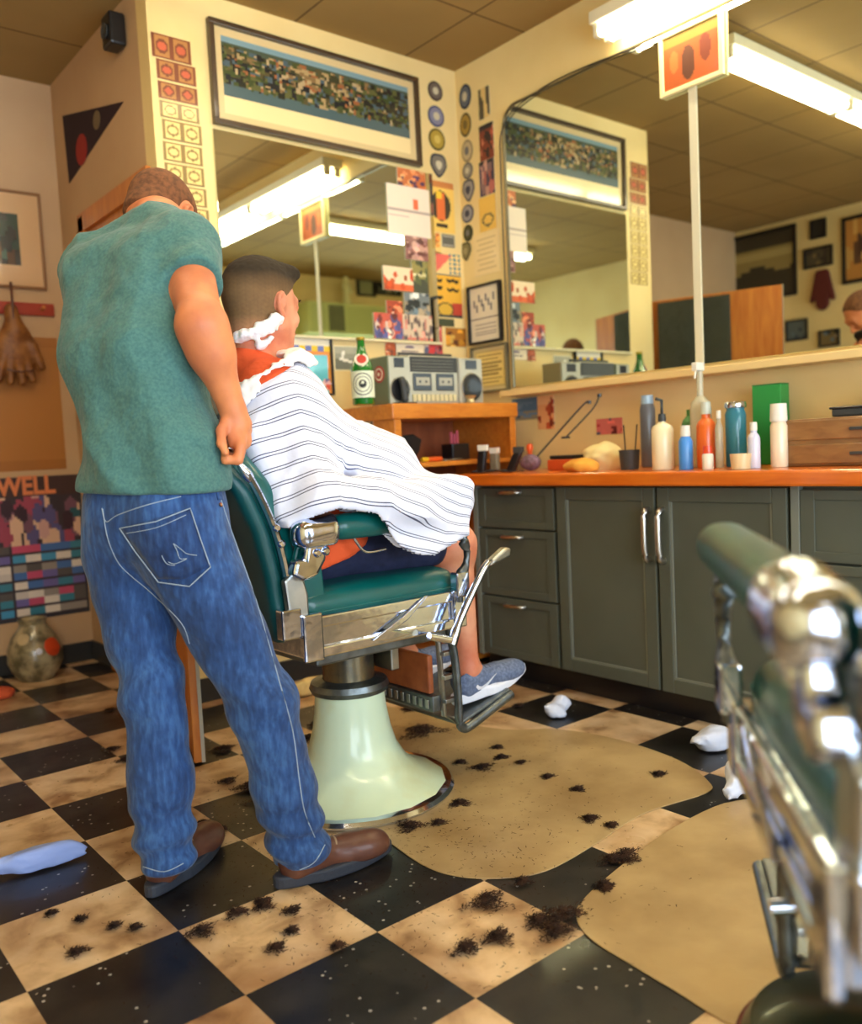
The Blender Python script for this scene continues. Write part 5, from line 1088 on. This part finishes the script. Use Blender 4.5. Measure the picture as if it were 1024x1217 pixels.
# ---- shoes
def shoe(name, parent, heel, az, L_, z0, pit_, upper, sole, lace, kind, collar_h=.09):
    """heel point on ground, toe along az; builds upper > sole, laces"""
    M = Matrix.Translation(Vector((heel[0], heel[1], z0))) @ Matrix.Rotation(az, 4, 'Z') @ Matrix.Rotation(-pit_, 4, 'Y')
    k = L_/.29
    def f_(p):
        d = cone(p, (.042*k, 0, .06), (.05*k, 0, .04), .036, .038); d = smin(d, cone(p, (.05*k, 0, collar_h-.01), (.085*k, 0, .058), .032, .04), .02); d = smin(d, cone(p, (.09*k, 0, .055), (.17*k, 0, .04), .036, .037), .03)
        d = smin(d, ell(p, (.218*k, 0, .034), (.072*k, .047, .037 if kind == 'sneaker' else .044)), .03); d = smax(d, -(p[:, 2]-.016), .004); d = smax(d, -ell(p, (.045*k, 0, collar_h+.02), (.04, .024, .04)), .006); return d
    u = sdfmesh(name, f_, (-.03, -.07, -.01), (.34, .07, .15), .005, upper, parent); u.matrix_local = M
    out = []
    for i in range(40):
        a = 2*math.pi*i/40; c_, s_ = math.cos(a), math.sin(a); x = .145*k+.15*k*c_; w = .036+.012*math.sin(min(max((x/k)/.29, 0), 1)*math.pi*.9+.3*1)*(1 if x > .1 else .5); out.append((x, math.copysign(abs(s_)**.75, s_)*w))
    bm = bmesh.new(); prism(bm, out, 2, 0, .026 if kind == 'sneaker' else .03)
    for v_ in bm.verts:
        if v_.co.x > .2*k: v_.co.z += (v_.co.x-.2*k)*(.16 if kind == 'sneaker' else .06)
        if kind == 'sneaker' and v_.co.z > .02: v_.co.z += .006*(v_.co.x < .1)
    obj('sole', bm, sole, u, bevel=.006, seg=3)
    for i in range(5):
        x = (.105+.019*i)*k; z = .094-.0085*i+ (.002 if kind == 'sneaker' else .004)
        tobj('lace', spline([(x, -.024, z-.010), (x+.003, -.012, z-.001), (x+.006, .012, z-.001), (x+.01, .024, z-.010)], 4), .0028, lace, u, n=6)
    return u
# ---- the customer
cust = empty('person', 'seated man in a striped barber cape and navy shorts with lather on his neck', 'person', (1.25, 2.13, 0), 0)
def loc_(o): return o
HC = P3(312, 365, 2.37); HM = frame(math.radians(15), .04)
RS, LS = V(1.16, 1.965, 1.115), V(1.16, 2.295, 1.115); RE, LE = V(1.20, 1.90, .90), V(1.20, 2.36, .90); RW, LW = V(1.41, 2.00, .875), V(1.41, 2.26, .875)
RH, LH = V(1.25, 2.04, .745), V(1.25, 2.24, .745); RK, LK = V(1.705, 1.985, .705), V(1.72, 2.31, .705); RA, LA = V(1.735, 1.985, .315), V(1.74, 2.31, .315)
NB = V(1.14, 2.13, 1.215)
cprims = [(V(1.24, 2.08, .76), V(1.24, 2.20, .76), .12, .12), (V(1.23, 2.13, .80), V(1.18, 2.13, 1.0), .13, .125), (V(1.17, 2.06, 1.0), V(1.16, 2.04, 1.15), .11, .10), (V(1.17, 2.20, 1.0), V(1.16, 2.22, 1.15), .11, .10),
    (NB, RS, .055, .06), (NB, LS, .055, .06), (RS, RE, .052, .04), (LS, LE, .052, .04), (RE, RW, .042, .027), (LE, LW, .042, .027),
    (RH, RK, .085, .056), (LH, LK, .085, .056), (RK, RA, .054, .034), (LK, LA, .054, .034), (RK+V(-.02, 0, -.10), RK+V(-.03, 0, -.17), .05, .045), (LK+V(-.02, 0, -.10), LK+V(-.03, 0, -.17), .05, .045), (RK+V(.012, 0, .012), RK+V(.012, 0, -.02), .05, .045),
    (RA, RA+V(.10, 0, -.045), .034, .026), (LA, LA+V(.10, 0, -.045), .034, .026)]
chead = HM@V(-.035, 0, -.05)+HC
neck_c = [(chead, NB+V(0.01, 0, -.01), .055, .062), (HM@V(.03, 0, -.08)+HC, NB+V(.05, 0, 0), .045, .055)]
ch_ = [hand_cones(RW, V(1, .45, -.12), V(0, 0, 1.), V(.3, 1, 0), .35), hand_cones(LW, V(1, -.45, -.12), V(0, 0, 1.), V(.3, -1, 0), .35)]
def shift(o): o.location = (-1.25, -2.13, 0); return o
cb_ = shift(bodymesh('body', cprims, ch_, HC, HM, neck_c, skin2, cust, (1.0, 1.78, .2), (1.93, 2.5, 1.6), .005))
# hair: thick top, clipped sides
def loc3(fn, c, M): return lambda p: fn((p-c)@M/HSC)*HSC
def hair_all(q):
    th = .002+.009*np.clip((q[:, 2]-.035)/.06, 0, 1); d = ell(q, (-.013, 0, .026), (.1015, .0785, .090)); d = smin(d, ell(q, (-.045, 0, -.055), (.056, .056, .05)), .03)
    d = smin(d, ell(q, (.056, 0, .086), (.042, .054, .020)), .02)-th
    lim = q[:, 0]-np.interp(q[:, 2], [-.12, -.06, -.035, -.02, .02, .05, .075, .1], [-.055, -.045, -.036, .004, .012, .050, .082, .104]); d = smax(d, lim, .004); d = smax(d, -(q[:, 2]+.080), .006)
    for s_ in (-1, 1): d = smax(d, -ell(q, (-.010, s_*.082, -.004), (.022, .02, .030)), .003)
    return d+.0012*wav(q, 260)*np.clip((q[:, 2]-.04)/.04, 0, 1)
def hair_side(q):
    d = ell(q, (-.013, 0, .026), (.1035, .0805, .092)); d = smin(d, ell(q, (-.045, 0, -.055), (.058, .058, .05)), .03)
    lim = q[:, 0]-np.interp(q[:, 2], [-.12, -.06, -.035, -.02, .02, .05, .1], [-.055, -.045, -.036, .006, .012, .055, .085]); d = smax(d, lim, .004); d = smax(d, -(q[:, 2]+.085), .006)
    for s in (-1, 1): d = smax(d, -ell(q, (-.010, s*.082, .0), (.030, .02, .038)), .003)
    return d
def hmesh(name, fn, c, M, m, par, res=.004): return shift_to(sdfmesh(name, loc3(fn, c, M), c-.17, c+.17, res, m, None), par)
def shift_to(o, par): o.parent = par; o.location = (-par.location[0], -par.location[1], -par.location[2]); return o
def hair_col(P):
    q = (P-HC)@HM/HSC; t = np.clip((q[:, 2]-.022)/.055+.12*wav(q, 60), 0, 1)[:, None]; n_ = (1+.12*wav(q, 420))[:, None]
    low = np.clip((-.035-q[:, 2])/.04, 0, 1)[:, None]; side = lin(np.array((118, 88, 54))/255.); top = lin(np.array((44, 32, 14))/255.); skin_ = lin(np.array((196, 134, 94))/255.)
    return np.clip(((side*(1-t)+top*t)*(1-low*.6)+skin_*low*.6)*n_, 0, 1)
ham = attr_mat('clipped_hair', .85, attr='HairCol'); hmo = sdfmesh('hair', loc3(hair_all, HC, HM), HC-.19, HC+.19, .0035, ham, None, attrs={'HairCol': hair_col}); shift_to(hmo, cust)
eb = lambda q: np.minimum(cone(q, (.098, .016, .022), (.090, .048, .024), .004, .0025), cone(q, (.098, -.016, .022), (.090, -.048, .024), .004, .0025))
hmesh('eyebrows', eb, HC, HM, hair_d, cust, .0035)
cbv = bvh_of(cb_)
# the lather follows the nape and the skin behind the ear
def lather(p):
    q = (p-HC)@HM/HSC; path = [(-.030, -.078, -.044), (-.046, -.074, -.062), (-.066, -.060, -.074), (-.085, -.038, -.082), (-.094, -.012, -.088)]; d = None
    for a, b in zip(path, path[1:]): e = cone(q, a, b, .015, .014); d = e if d is None else smin(d, e, .01)
    d = smin(d, ell(q, (-.028, -.074, -.052), (.016, .012, .02)), .01); d = smin(d, cone(q, (-.035, -.058, -.090), (-.060, -.048, -.110), .008, .012), .01)
    return d+.006*wav(q, 105)+.003*wav(q, 230)
shift_to(sdfmesh('shaving_foam', lather, HC-.2, HC+.1, .0035, foam, None), cust)
# clothes
def shirt_c(p):
    d = union(p, [(a, b, r1+.012, r2+.012) for a, b, r1, r2 in cprims[:6]], .035); d = smin(d, union(p, [(RS, RS*.55+RE*.45, .060, .054), (LS, LS*.55+LE*.45, .060, .054)], .02), .02)
    d = smin(d, cone(p, V(1.23, 2.03, .77), V(1.23, 2.23, .77), .155, .155), .03); d = smin(d, cone(p, NB+V(0, 0, -.02), NB+V(.0, 0, .03), .072, .066), .02)
    return smax(d, .700-p[:, 2]+.28*np.maximum(0, p[:, 0]-1.16), .008)+.005*wav(p, 26)
shift_to(sdfmesh('t_shirt', shirt_c, (.98, 1.8, .64), (1.45, 2.5, 1.4), .008, orange, None), cust)
def shorts_c(p):
    d = union(p, [(V(1.24, 2.07, .745), V(1.24, 2.20, .745), .12, .12), (RH, RH*.25+RK*.75, .10, .078), (LH, LH*.25+LK*.75, .10, .078)], .03); return smax(smax(d, p[:, 2]-.735-.35*np.maximum(0, p[:, 0]-1.22), .01), .655-p[:, 2], .02)+.003*wav(p, 30, 2)
shift_to(sdfmesh('shorts', shorts_c, (1.05, 1.85, .6), (1.75, 2.45, .9), .008, navy, None), cust)
sn_up = mat('grey_knit', (108, 122, 150), .7, col2=(80, 92, 120), nscale=120, bump=(200, .4, .002)); sn_so = mat('white_sole', (226, 230, 240), .5)
for A_, nm in ((RA, 1), (LA, 0)):
    s = shoe('sneaker', cust, (A_[0]-.06-1.25, A_[1]-2.13), math.radians(-3), .29, .222, .14, sn_up, sn_so, mat('dark_lace', (60, 66, 84), .7), 'sneaker', .085)
    if nm:
        bm = bmesh.new(); sw_ = [(.06, .046), (.068, .034), (.085, .030), (.11, .038), (.15, .058), (.105, .045), (.083, .041), (.073, .044), (.066, .052)]; prism(bm, sw_, 1, -.052, -.030); bv = bvh_of(s)
        for v_ in bm.verts:
            h = bv.ray_cast(Vector((v_.co.x, -.2, v_.co.z)), Vector((0, 1, 0)))
            if h[0] is not None: v_.co.y = h[0].y-(.0022 if v_.co.y < -.04 else -.003)
        obj('swoosh', bm, sn_so, s)
    o = lobj('sock', [(.036, 0), (.038, .02), (.037, .05), (.035, .05), (.034, 0)], (A_[0]-1.25, A_[1]-2.13, A_[2]-.035), navy, cust, 24)
# cape
XRg = [.95, 1.08, 1.14, 1.22, 1.30, 1.42, 1.55, 1.66, 1.75]; ZRg = [1.19, 1.22, 1.23, 1.19, 1.12, 1.02, .91, .85, .82]
XHm = [.95, 1.03, 1.06, 1.10, 1.16, 1.26, 1.30, 1.34, 1.40, 1.46, 1.54, 1.62, 1.75]; ZHm = [1.0, .90, .82, .845, .865, .845, .80, .755, .725, .715, .745, .765, .77]
def zhem(p):
    side = np.clip((np.abs(p[:, 1]-2.13)-.17)/.06, 0, 1); return np.interp(p[:, 0], XHm, ZHm)*side+.84*(1-side)
def cape_shape0(p):
    d = union(p, [(a, b, r1+.018, r2+.018) for a, b, r1, r2 in cprims[1:4]], .05)
    d = smin(d, union(p, [(RS+V(0, .02, -.01), V(1.17, 1.875, .86), .080, .078), (LS+V(0, -.02, -.01), V(1.17, 2.385, .86), .080, .078), (NB+V(0, -.05, -.01), RS, .05, .07), (NB+V(0, .05, -.01), LS, .05, .07), (V(1.06, 1.98, 1.06), V(1.10, 1.89, .84), .05, .03), (V(1.06, 2.28, 1.06), V(1.10, 2.37, .84), .05, .03)], .04), .05)
    tent = []
    for y, zo in ((1.90, -.03), (1.99, 0), (2.13, .01), (2.27, 0), (2.36, -.03)):
        tent += [(V(1.20, y*.6+2.13*.4, 1.13+zo), V(1.40, y, .985+zo), .07, .06), (V(1.40, y, .985+zo), V(1.585, y, .835+zo), .06, .04)]
    d = smin(d, union(p, tent, .06), .06)
    for yy in (1.79, 2.47):
        d = smin(d, rbox(p, (1.43, yy, .80), (.165, .012, .11), .012), .03); y2 = 1.835 if yy < 2 else 2.425; d = smin(d, union(p, [(V(1.29, y2, .875), V(1.45, y2, .865), .03, .042), (V(1.45, y2, .865), V(1.60, y2, .845), .042, .04)], .03), .04); d = smin(d, union(p, [(V(1.17, yy+(.03 if yy < 2 else -.03), .90), V(1.40, yy, .86), .05, .04)], .03), .05)
    dx, dz = p[:, 0]-1.12, 1.24-p[:, 2]; r_ = np.hypot(dx, dz); th = np.arctan2(dz, dx); t = np.clip((r_-.08)/.3, 0, 1)
    rid = (1-np.abs(np.sin(th*5.5+.9*np.sin(r_*9)+.5)))**2+.6*(1-np.abs(np.sin(th*10.5+1.6*np.sin(r_*13)+2)))**3
    d = d-.016*t*rid+.005*wav(p, 24, 1)*t
    return d
def cape_shape(p):
    d = cape_shape0(p); pl = -.47*(p[:, 0]-1.245)+.883*(p[:, 2]-1.275); d = smax(d, pl, .012)
    return smax(d, zhem(p)-p[:, 2], .001)
def keep_c(c):
    neck_ = (np.hypot(c[:, 0]-NB[0]-.015, c[:, 1]-2.13) < .082) & (c[:, 2] > NB[2]-.12)
    return (c[:, 2] > zhem(c)+.0045) & ~neck_
def stripe(p):
    zr = np.interp(p[:, 0], XRg, ZRg); zb_ = np.interp(p[:, 0], [.95, 1.2, 1.5, 1.75], [.80, .78, .70, .70]); lat = np.maximum(0, np.abs(p[:, 1]-2.13)-.05)
    s = (zr-p[:, 2]+.42*lat)/(zr-zb_+.11); return s*12.5
cape = shift_to(sdfmesh('barber_cape', cape_shape, (.95, 1.70, .62), (1.75, 2.56, 1.42), .007, None, None, keep=keep_c, smoothit=2, attrs={'stripe': stripe}), cust)
cpm = mat('striped_cape', (224, 228, 246), .75, sheen=.2, bump=(22, .35, .012)); nt = cpm.node_tree; a = nt.nodes.new('ShaderNodeAttribute'); a.attribute_name = 'stripe'
fr = math_node(nt, 'FRACT', a.outputs['Fac']); l1 = math_node(nt, 'LESS_THAN', math_node(nt, 'ABSOLUTE', math_node(nt, 'SUBTRACT', fr, .40)), .032); l2 = math_node(nt, 'LESS_THAN', math_node(nt, 'ABSOLUTE', math_node(nt, 'SUBTRACT', fr, .60)), .032)
nt.links.new(mixc(nt, math_node(nt, 'MAXIMUM', l1, l2), rgb(226, 229, 244), rgb(70, 72, 100)), nt.nodes['Principled BSDF'].inputs['Base Color'])
cape.data.materials.append(cpm); sdm = cape.modifiers.new('Solidify', 'SOLIDIFY'); sdm.thickness = .003; sdm.offset = -1
def collar(p):
    pl = -.47*(p[:, 0]-1.245)+.883*(p[:, 2]-1.275); c_ = cape_shape0(p)
    sh = np.minimum(shirt_c(p), c_)-.015-.008*np.abs(wav(p, 60, 2))
    d = smax(np.abs(pl+.006+.012*wav(p, 22, 4))-.034, np.abs(sh)-.013, .008); return smax(d, np.hypot(p[:, 0]-1.14, p[:, 1]-2.13)-.19, .01)+.004*wav(p, 110, 2)+.002*wav(p, 230, 1)
shift_to(sdfmesh('neck_tissue', collar, (.95, 1.92, 1.08), (1.36, 2.34, 1.36), .0045, mat('neck_strip', (236, 232, 226), .8), None), cust)
# ---- the barber
barb = empty('person', 'standing barber in green t-shirt and blue jeans leaning over the customer', 'person', (.82, 1.85, 0))
AZ = math.radians(25); Fb = V(math.cos(AZ), math.sin(AZ), 0); Rb = V(math.sin(AZ), -math.cos(AZ), 0)
PV = P3(186, 625, 2.03); WS = P3(182, 545, 2.02); MD = P3(158, 430, 2.05); UP = P3(156, 335, 2.13); C7 = P3(188, 266, 2.22)
SR, SL = P3(222, 296, 2.10), P3(104, 325, 2.27); ER, EL = P3(240, 388, 1.92), P3(140, 425, 2.48); WR_, WL = P3(276, 486, 1.99), P3(196, 432, 2.40)
HR, HL = P3(228, 668, 2.0), P3(150, 655, 2.08); KR, KL = P3(313, 838, 2.0), P3(184, 838, 2.03); AR, AL = P3(357, 1008, 2.07), P3(196, 1000, 2.06)
HB = P3(192, 262, 2.34); HBM = frame(math.radians(35), .75)
bpr = [(PV-Rb*.06, PV+Rb*.06, .105, .105), (PV-Rb*.05, WS-Rb*.045, .10, .095), (PV+Rb*.05, WS+Rb*.045, .10, .095), (WS-Rb*.045, MD-Rb*.055, .095, .10), (WS+Rb*.045, MD+Rb*.055, .095, .10), (MD-Rb*.055, UP-Rb*.07, .10, .095), (MD+Rb*.055, UP+Rb*.07, .10, .095),
    (UP-Rb*.07, SL, .085, .062), (UP+Rb*.07, SR, .085, .062), (UP, C7, .08, .06), (SR, ER, .056, .047), (SL, EL, .056, .045), (ER, ER*.7+WR_*.3, .047, .046), (ER*.7+WR_*.3, WR_, .046, .029), (EL, WL, .045, .029),
    (HR, KR, .085, .055), (HL, KL, .085, .055), (KR, AR, .052, .036), (KL, AL, .052, .036), (ER, ER-V(.0, .0, 0), .044, .044)]
neck_b = [(C7, HBM@V(-.04, 0, -.05)+HB, .06, .056), (C7+Fb*.03, HBM@V(.02, 0, -.08)+HB, .05, .05)]
# right hand closed on the top of the chair back
lp = lambda a, b, t: a+(b-a)*t
hb = [(WR_, P3(284, 505, 2.0), .029, .030), (P3(284, 500, 2.03), P3(288, 524, 2.01), .024, .022), (P3(278, 502, 1.99), P3(280, 524, 1.98), .022, .020)]
for i in range(4):
    t_ = i/3; K = lp(P3(293, 511, 2.06), P3(286, 530, 1.965), t_); a_ = lp(P3(287, 533, 2.07), P3(283, 547, 1.96), t_); b_ = lp(P3(272, 538, 2.07), P3(268, 547, 1.955), t_); c_ = lp(P3(270, 528, 2.06), P3(266, 535, 1.965), t_)
    hb += [(P3(284, 505, 2.0), K, .018, .0125), (K, a_, .0125, .0110), (a_, b_, .0108, .0098), (b_, c_, .0096, .008)]
hb += [(P3(272, 496, 1.985), P3(263, 512, 1.96), .016, .0125), (P3(263, 512, 1.96), P3(263, 527, 1.945), .012, .0105), (P3(263, 527, 1.945), P3(268, 538, 1.94), .0105, .0085)]
dl = P3(250, 424, 2.38)-WL; hl = hand_cones(WL, dl, V(0, 0, 1.), np.cross(V(0, 0, 1.), dl)*-1, .6, .95)
def mv(o): return shift_to(o, barb)
lo_ = np.min([np.minimum(a, b) for a, b, _, _ in bpr], 0)-.15; hi_ = np.max([np.maximum(a, b) for a, b, _, _ in bpr]+[HB], 0)+.16; lo_[2] = .04
bb_ = bodymesh('body', bpr, [hb, hl], HB, HBM, neck_b, skin1, None, lo_, hi_, .0052); mv(bb_)
def hair_b(q):
    d = ell(q, (-.013, 0, .027), (.1035, .0805, .0925)); d = smin(d, ell(q, (-.045, 0, -.045), (.057, .058, .05)), .03)
    d = smax(d, q[:, 0]-np.interp(q[:, 2], [-.12, -.05, -.02, .02, .05, .1], [-.055, -.04, .004, .012, .05, .075]), .006); d = smax(d, -(q[:, 2]+.06), .006)
    for s in (-1, 1): d = smax(d, -ell(q, (-.010, s*.082, .0), (.030, .02, .038)), .003)
    return d
mv(sdfmesh('hair', loc3(hair_b, HB, HBM), HB-.18, HB+.18, .004, mat('hair_short_brown', (92, 56, 30), .85, col2=(128, 80, 46), nscale=70, bump=(300, .5, .003)), None))
def tee_f(p):
    d = union(p, [(a, b, r1+.012, r2+.012) for a, b, r1, r2 in bpr[1:9]]+[(UP, lp(UP, C7, .8), .095, .062), (lp(SL, C7, .2), lp(SL, C7, .8), .082, .062), (lp(SR, C7, .2), lp(SR, C7, .8), .075, .062)], .04)
    sk = PV+V(0, 0, .10); d = smin(d, union(p, [(sk-Rb*.055, WS-Rb*.05, .126, .110), (sk+Rb*.055, WS+Rb*.05, .126, .110)], .04), .04)
    ax = ER-SR; axl = np.linalg.norm(ax); tt = ((p-SR)@ax)/axl**2; s_ = cone(p, SR, SR+ax*.62, .070, .071); s_ = smax(s_, (tt-.47)*axl, .006)
    ax2 = EL-SL; axl2 = np.linalg.norm(ax2); tt2 = ((p-SL)@ax2)/axl2**2; s2 = smax(cone(p, SL, SL+ax2*.62, .070, .072), (tt2-.5)*axl2, .006)
    d = smin(d, smin(s_, s2, .02), .035)
    # collar opening
    q = (p-C7); cd = (HB-C7)/np.linalg.norm(HB-C7); d = smax(d, q@cd-.012, .008)
    low = np.clip((1.3-p[:, 2])/.35, 0, 1)
    w_ = (p-PV)@Rb
    rd = (1-np.abs(np.sin(w_*13+p[:, 2]*9+1.1*np.sin(p[:, 2]*7))))**3; d = d+.008*low*np.sin(w_*38+3*np.sin(p[:, 2]*6))-.007*rd+.006*np.sin(p[:, 2]*60+w_*25)*np.clip((w_-.10)/.08, 0, 1)*(1-low)+.005*wav(p, 20, 1)+.003*wav(p, 45, 3)*(1-low)
    d = smax(d, (.935-.04*(w_))-p[:, 2], .006); return d
tee_o = sdfmesh('t_shirt', tee_f, lo_+V(-.02, -.02, .75), hi_, .0065, tee, None); mv(tee_o)
def leg_f(p):
    j = [(PV+V(0, 0, .06)-Rb*.055, PV+V(0, 0, .06)+Rb*.055, .112, .112), (PV-Rb*.055, PV+Rb*.055, .122, .122)]
    KR2, KL2 = KR, KL
    j2 = [(HR, KR2, .102, .074), (KR2, lp(KR2, AR, .55), .074, .070), (lp(KR2, AR, .55), AR+V(0, 0, -.02), .070, .070)]
    j3 = [(HL, KL2, .100, .068), (KL2, lp(KL2, AL, .55), .068, .072), (lp(KL2, AL, .55), AL+V(0, 0, -.02), .072, .068)]
    d = union(p, j, .03); e = union(p, j2, .03); g_ = union(p, j3, .03)
    lowr = np.exp(-((p[:, 2]-.10)/.09)**2); kn = np.exp(-((p[:, 2]-.48)/.12)**2)
    w_ = (p-PV)@Rb; x_ = (p-PV)@Fb
    e = e+.008*lowr*np.sin(p[:, 2]*85+w_*14)+.006*kn*np.sin(p[:, 2]*48+w_*26); g_ = g_+.009*lowr*np.sin(p[:, 2]*75-w_*18+1)+.008*kn*np.sin(p[:, 2]*44-w_*24+2)
    gap = smin(e, g_, .012); d = smin(d, gap, .035); d = d+.0035*wav(p, 24, 1)+.002*wav(p, 55, 2)
    d = smax(d, p[:, 2]-1.0, .01); hemz = .045; return smax(d, hemz-p[:, 2], .008)
jl_, jh_ = lo_.copy(), hi_.copy(); jh_[2] = 1.06; jl_[:2] -= .03; jh_[0] = max(jh_[0], 1.25)
jeans = sdfmesh('jeans', leg_f, jl_, jh_, .0065, denim, None); jb = bvh_of(jeans); mv(jeans)
J = lambda nm, pts, r=.0012, m=thread, lift=.001, sub=5: (lambda o: o and (setattr(o, 'parent', jeans)))(stitch(nm, jb, pts, r, m, None, lift, sub))
den2 = denimize('denim_pocket', (18, 42, 82), (28, 58, 106), (50, 86, 136))
pk = patch('back_pocket', jb, [(142, 628), (226, 605), (250, 672), (188, 688), 8], den2, None, .0035); pk.parent = jeans
J('seam', [(142, 628), (185, 620), (226, 604), (238, 640), (250, 674), (225, 697), (188, 692), (160, 655), (142, 628)], .0014, lift=.006, sub=0)
J('seam', [(150, 634), (186, 627), (221, 612)], .0009, lift=.006)
J('embroidery', [(206, 646), (210, 654), (214, 664), (222, 664), (208, 670), (200, 668)], .001, lift=.007); J('embroidery', [(206, 646), (214, 652), (222, 658), (234, 660)], .001, lift=.007); J('embroidery', [(192, 660), (198, 670), (208, 672)], .001, lift=.007)
J('yoke_seam', [(121, 604), (126, 620), (140, 612), (175, 600), (215, 590)], .0012); J('centre_seam', [(122, 605), (128, 640), (140, 668), (155, 684), (180, 705), (215, 740), (225, 765)], .0012)
J('side_seam', [(262, 592), (278, 640), (300, 700), (318, 760), (332, 810), (348, 870), (356, 930), (362, 965), (374, 995)], .0014)
J('hem_seam', [(324, 1030), (345, 1036), (372, 1026), (386, 1004)], .0012); J('hem_seam', [(170, 1030), (195, 1036), (218, 1026)], .0012)
bl_ = patch('belt_loop', jb, [(256, 578), (263, 578), (266, 594), (259, 594)], denim, None, .004, 4); bl_.parent = jeans
h_ = hit(jb, 262, 600, .004)
if h_: rv = lobj('rivet', [(0, .003), (.004, .002), (.0055, -.002)], (0, 0, 0), mat('copper', (190, 130, 80), .3, 1.), None, 12); rv.parent = jeans; rv.matrix_local = Matrix.Translation(Vector(h_[0])) @ Matrix.Rotation(math.radians(110), 4, Vector((.633, -.775, 0)).cross(Vector((0, 0, 1))))
bx0, by0 = barb.location[0], barb.location[1]
hR, hL = onz(328, 1056), onz(178, 1068)
shoe('leather_shoe', barb, (hR[0]-bx0, hR[1]-by0), math.radians(-8), .30, .001, 0, brownleather, rubber, mat('tan_lace', (150, 126, 100), .7), 'shoe', .095)
shoe('leather_shoe', barb, (hL[0]-bx0, hL[1]-by0), math.radians(33), .30, .001, 0, brownleather, rubber, mat('tan_lace', (150, 126, 100), .7), 'shoe', .095)
for A_ in (AR, AL): lobj('sock', [(.038, 0), (.042, .03), (.040, .09), (.037, .09), (.034, 0)], (A_[0]-bx0, A_[1]-by0, A_[2]-.06), white, barb, 24)
# ------------------------------------------------------------------ light, camera
def area(name, loc, rot, sx, sy, e, col):
    l = bpy.data.lights.new(name, 'AREA'); l.shape = 'RECTANGLE'; l.size = sx; l.size_y = sy; l.energy = e; l.color = col
    o = bpy.data.objects.new(name, l); C.objects.link(o); o.location = loc; o.rotation_euler = rot; return o
E_T.default_value = 13.
area('window_daylight', ((WX0+WX1)/2, Y0-.30, (WZ0+WZ1)/2), (math.pi/2, 0, 0), 3.8, 1.8, 112, (.74, .87, 1.))
w = bpy.data.worlds.new('World'); bpy.context.scene.world = w; w.use_nodes = True; w.node_tree.nodes['Background'].inputs[0].default_value = (.75, .85, 1, 1); w.node_tree.nodes['Background'].inputs[1].default_value = .9
cam = bpy.data.cameras.new('Camera'); co = bpy.data.objects.new('Camera', cam); C.objects.link(co)
cam.sensor_fit = 'HORIZONTAL'; cam.sensor_width = 36.; cam.lens = f*36/1024; cam.clip_start = .05
R3 = Matrix(((RR[0][0], -RR[1][0], -RR[2][0]), (RR[0][1], -RR[1][1], -RR[2][1]), (RR[0][2], -RR[1][2], -RR[2][2])))
co.matrix_world = Matrix.Translation(Vector(O)) @ R3.to_4x4()
cam.dof.use_dof = True; cam.dof.focus_distance = 2.25; cam.dof.aperture_fstop = (cam.lens/1000)/.015
sc = bpy.context.scene; sc.camera = co
sc.view_settings.view_transform = 'Standard'; sc.view_settings.look = 'None'; sc.view_settings.gamma = 1; sc.view_settings.use_curve_mapping = False
sc.view_settings.exposure = 0.78
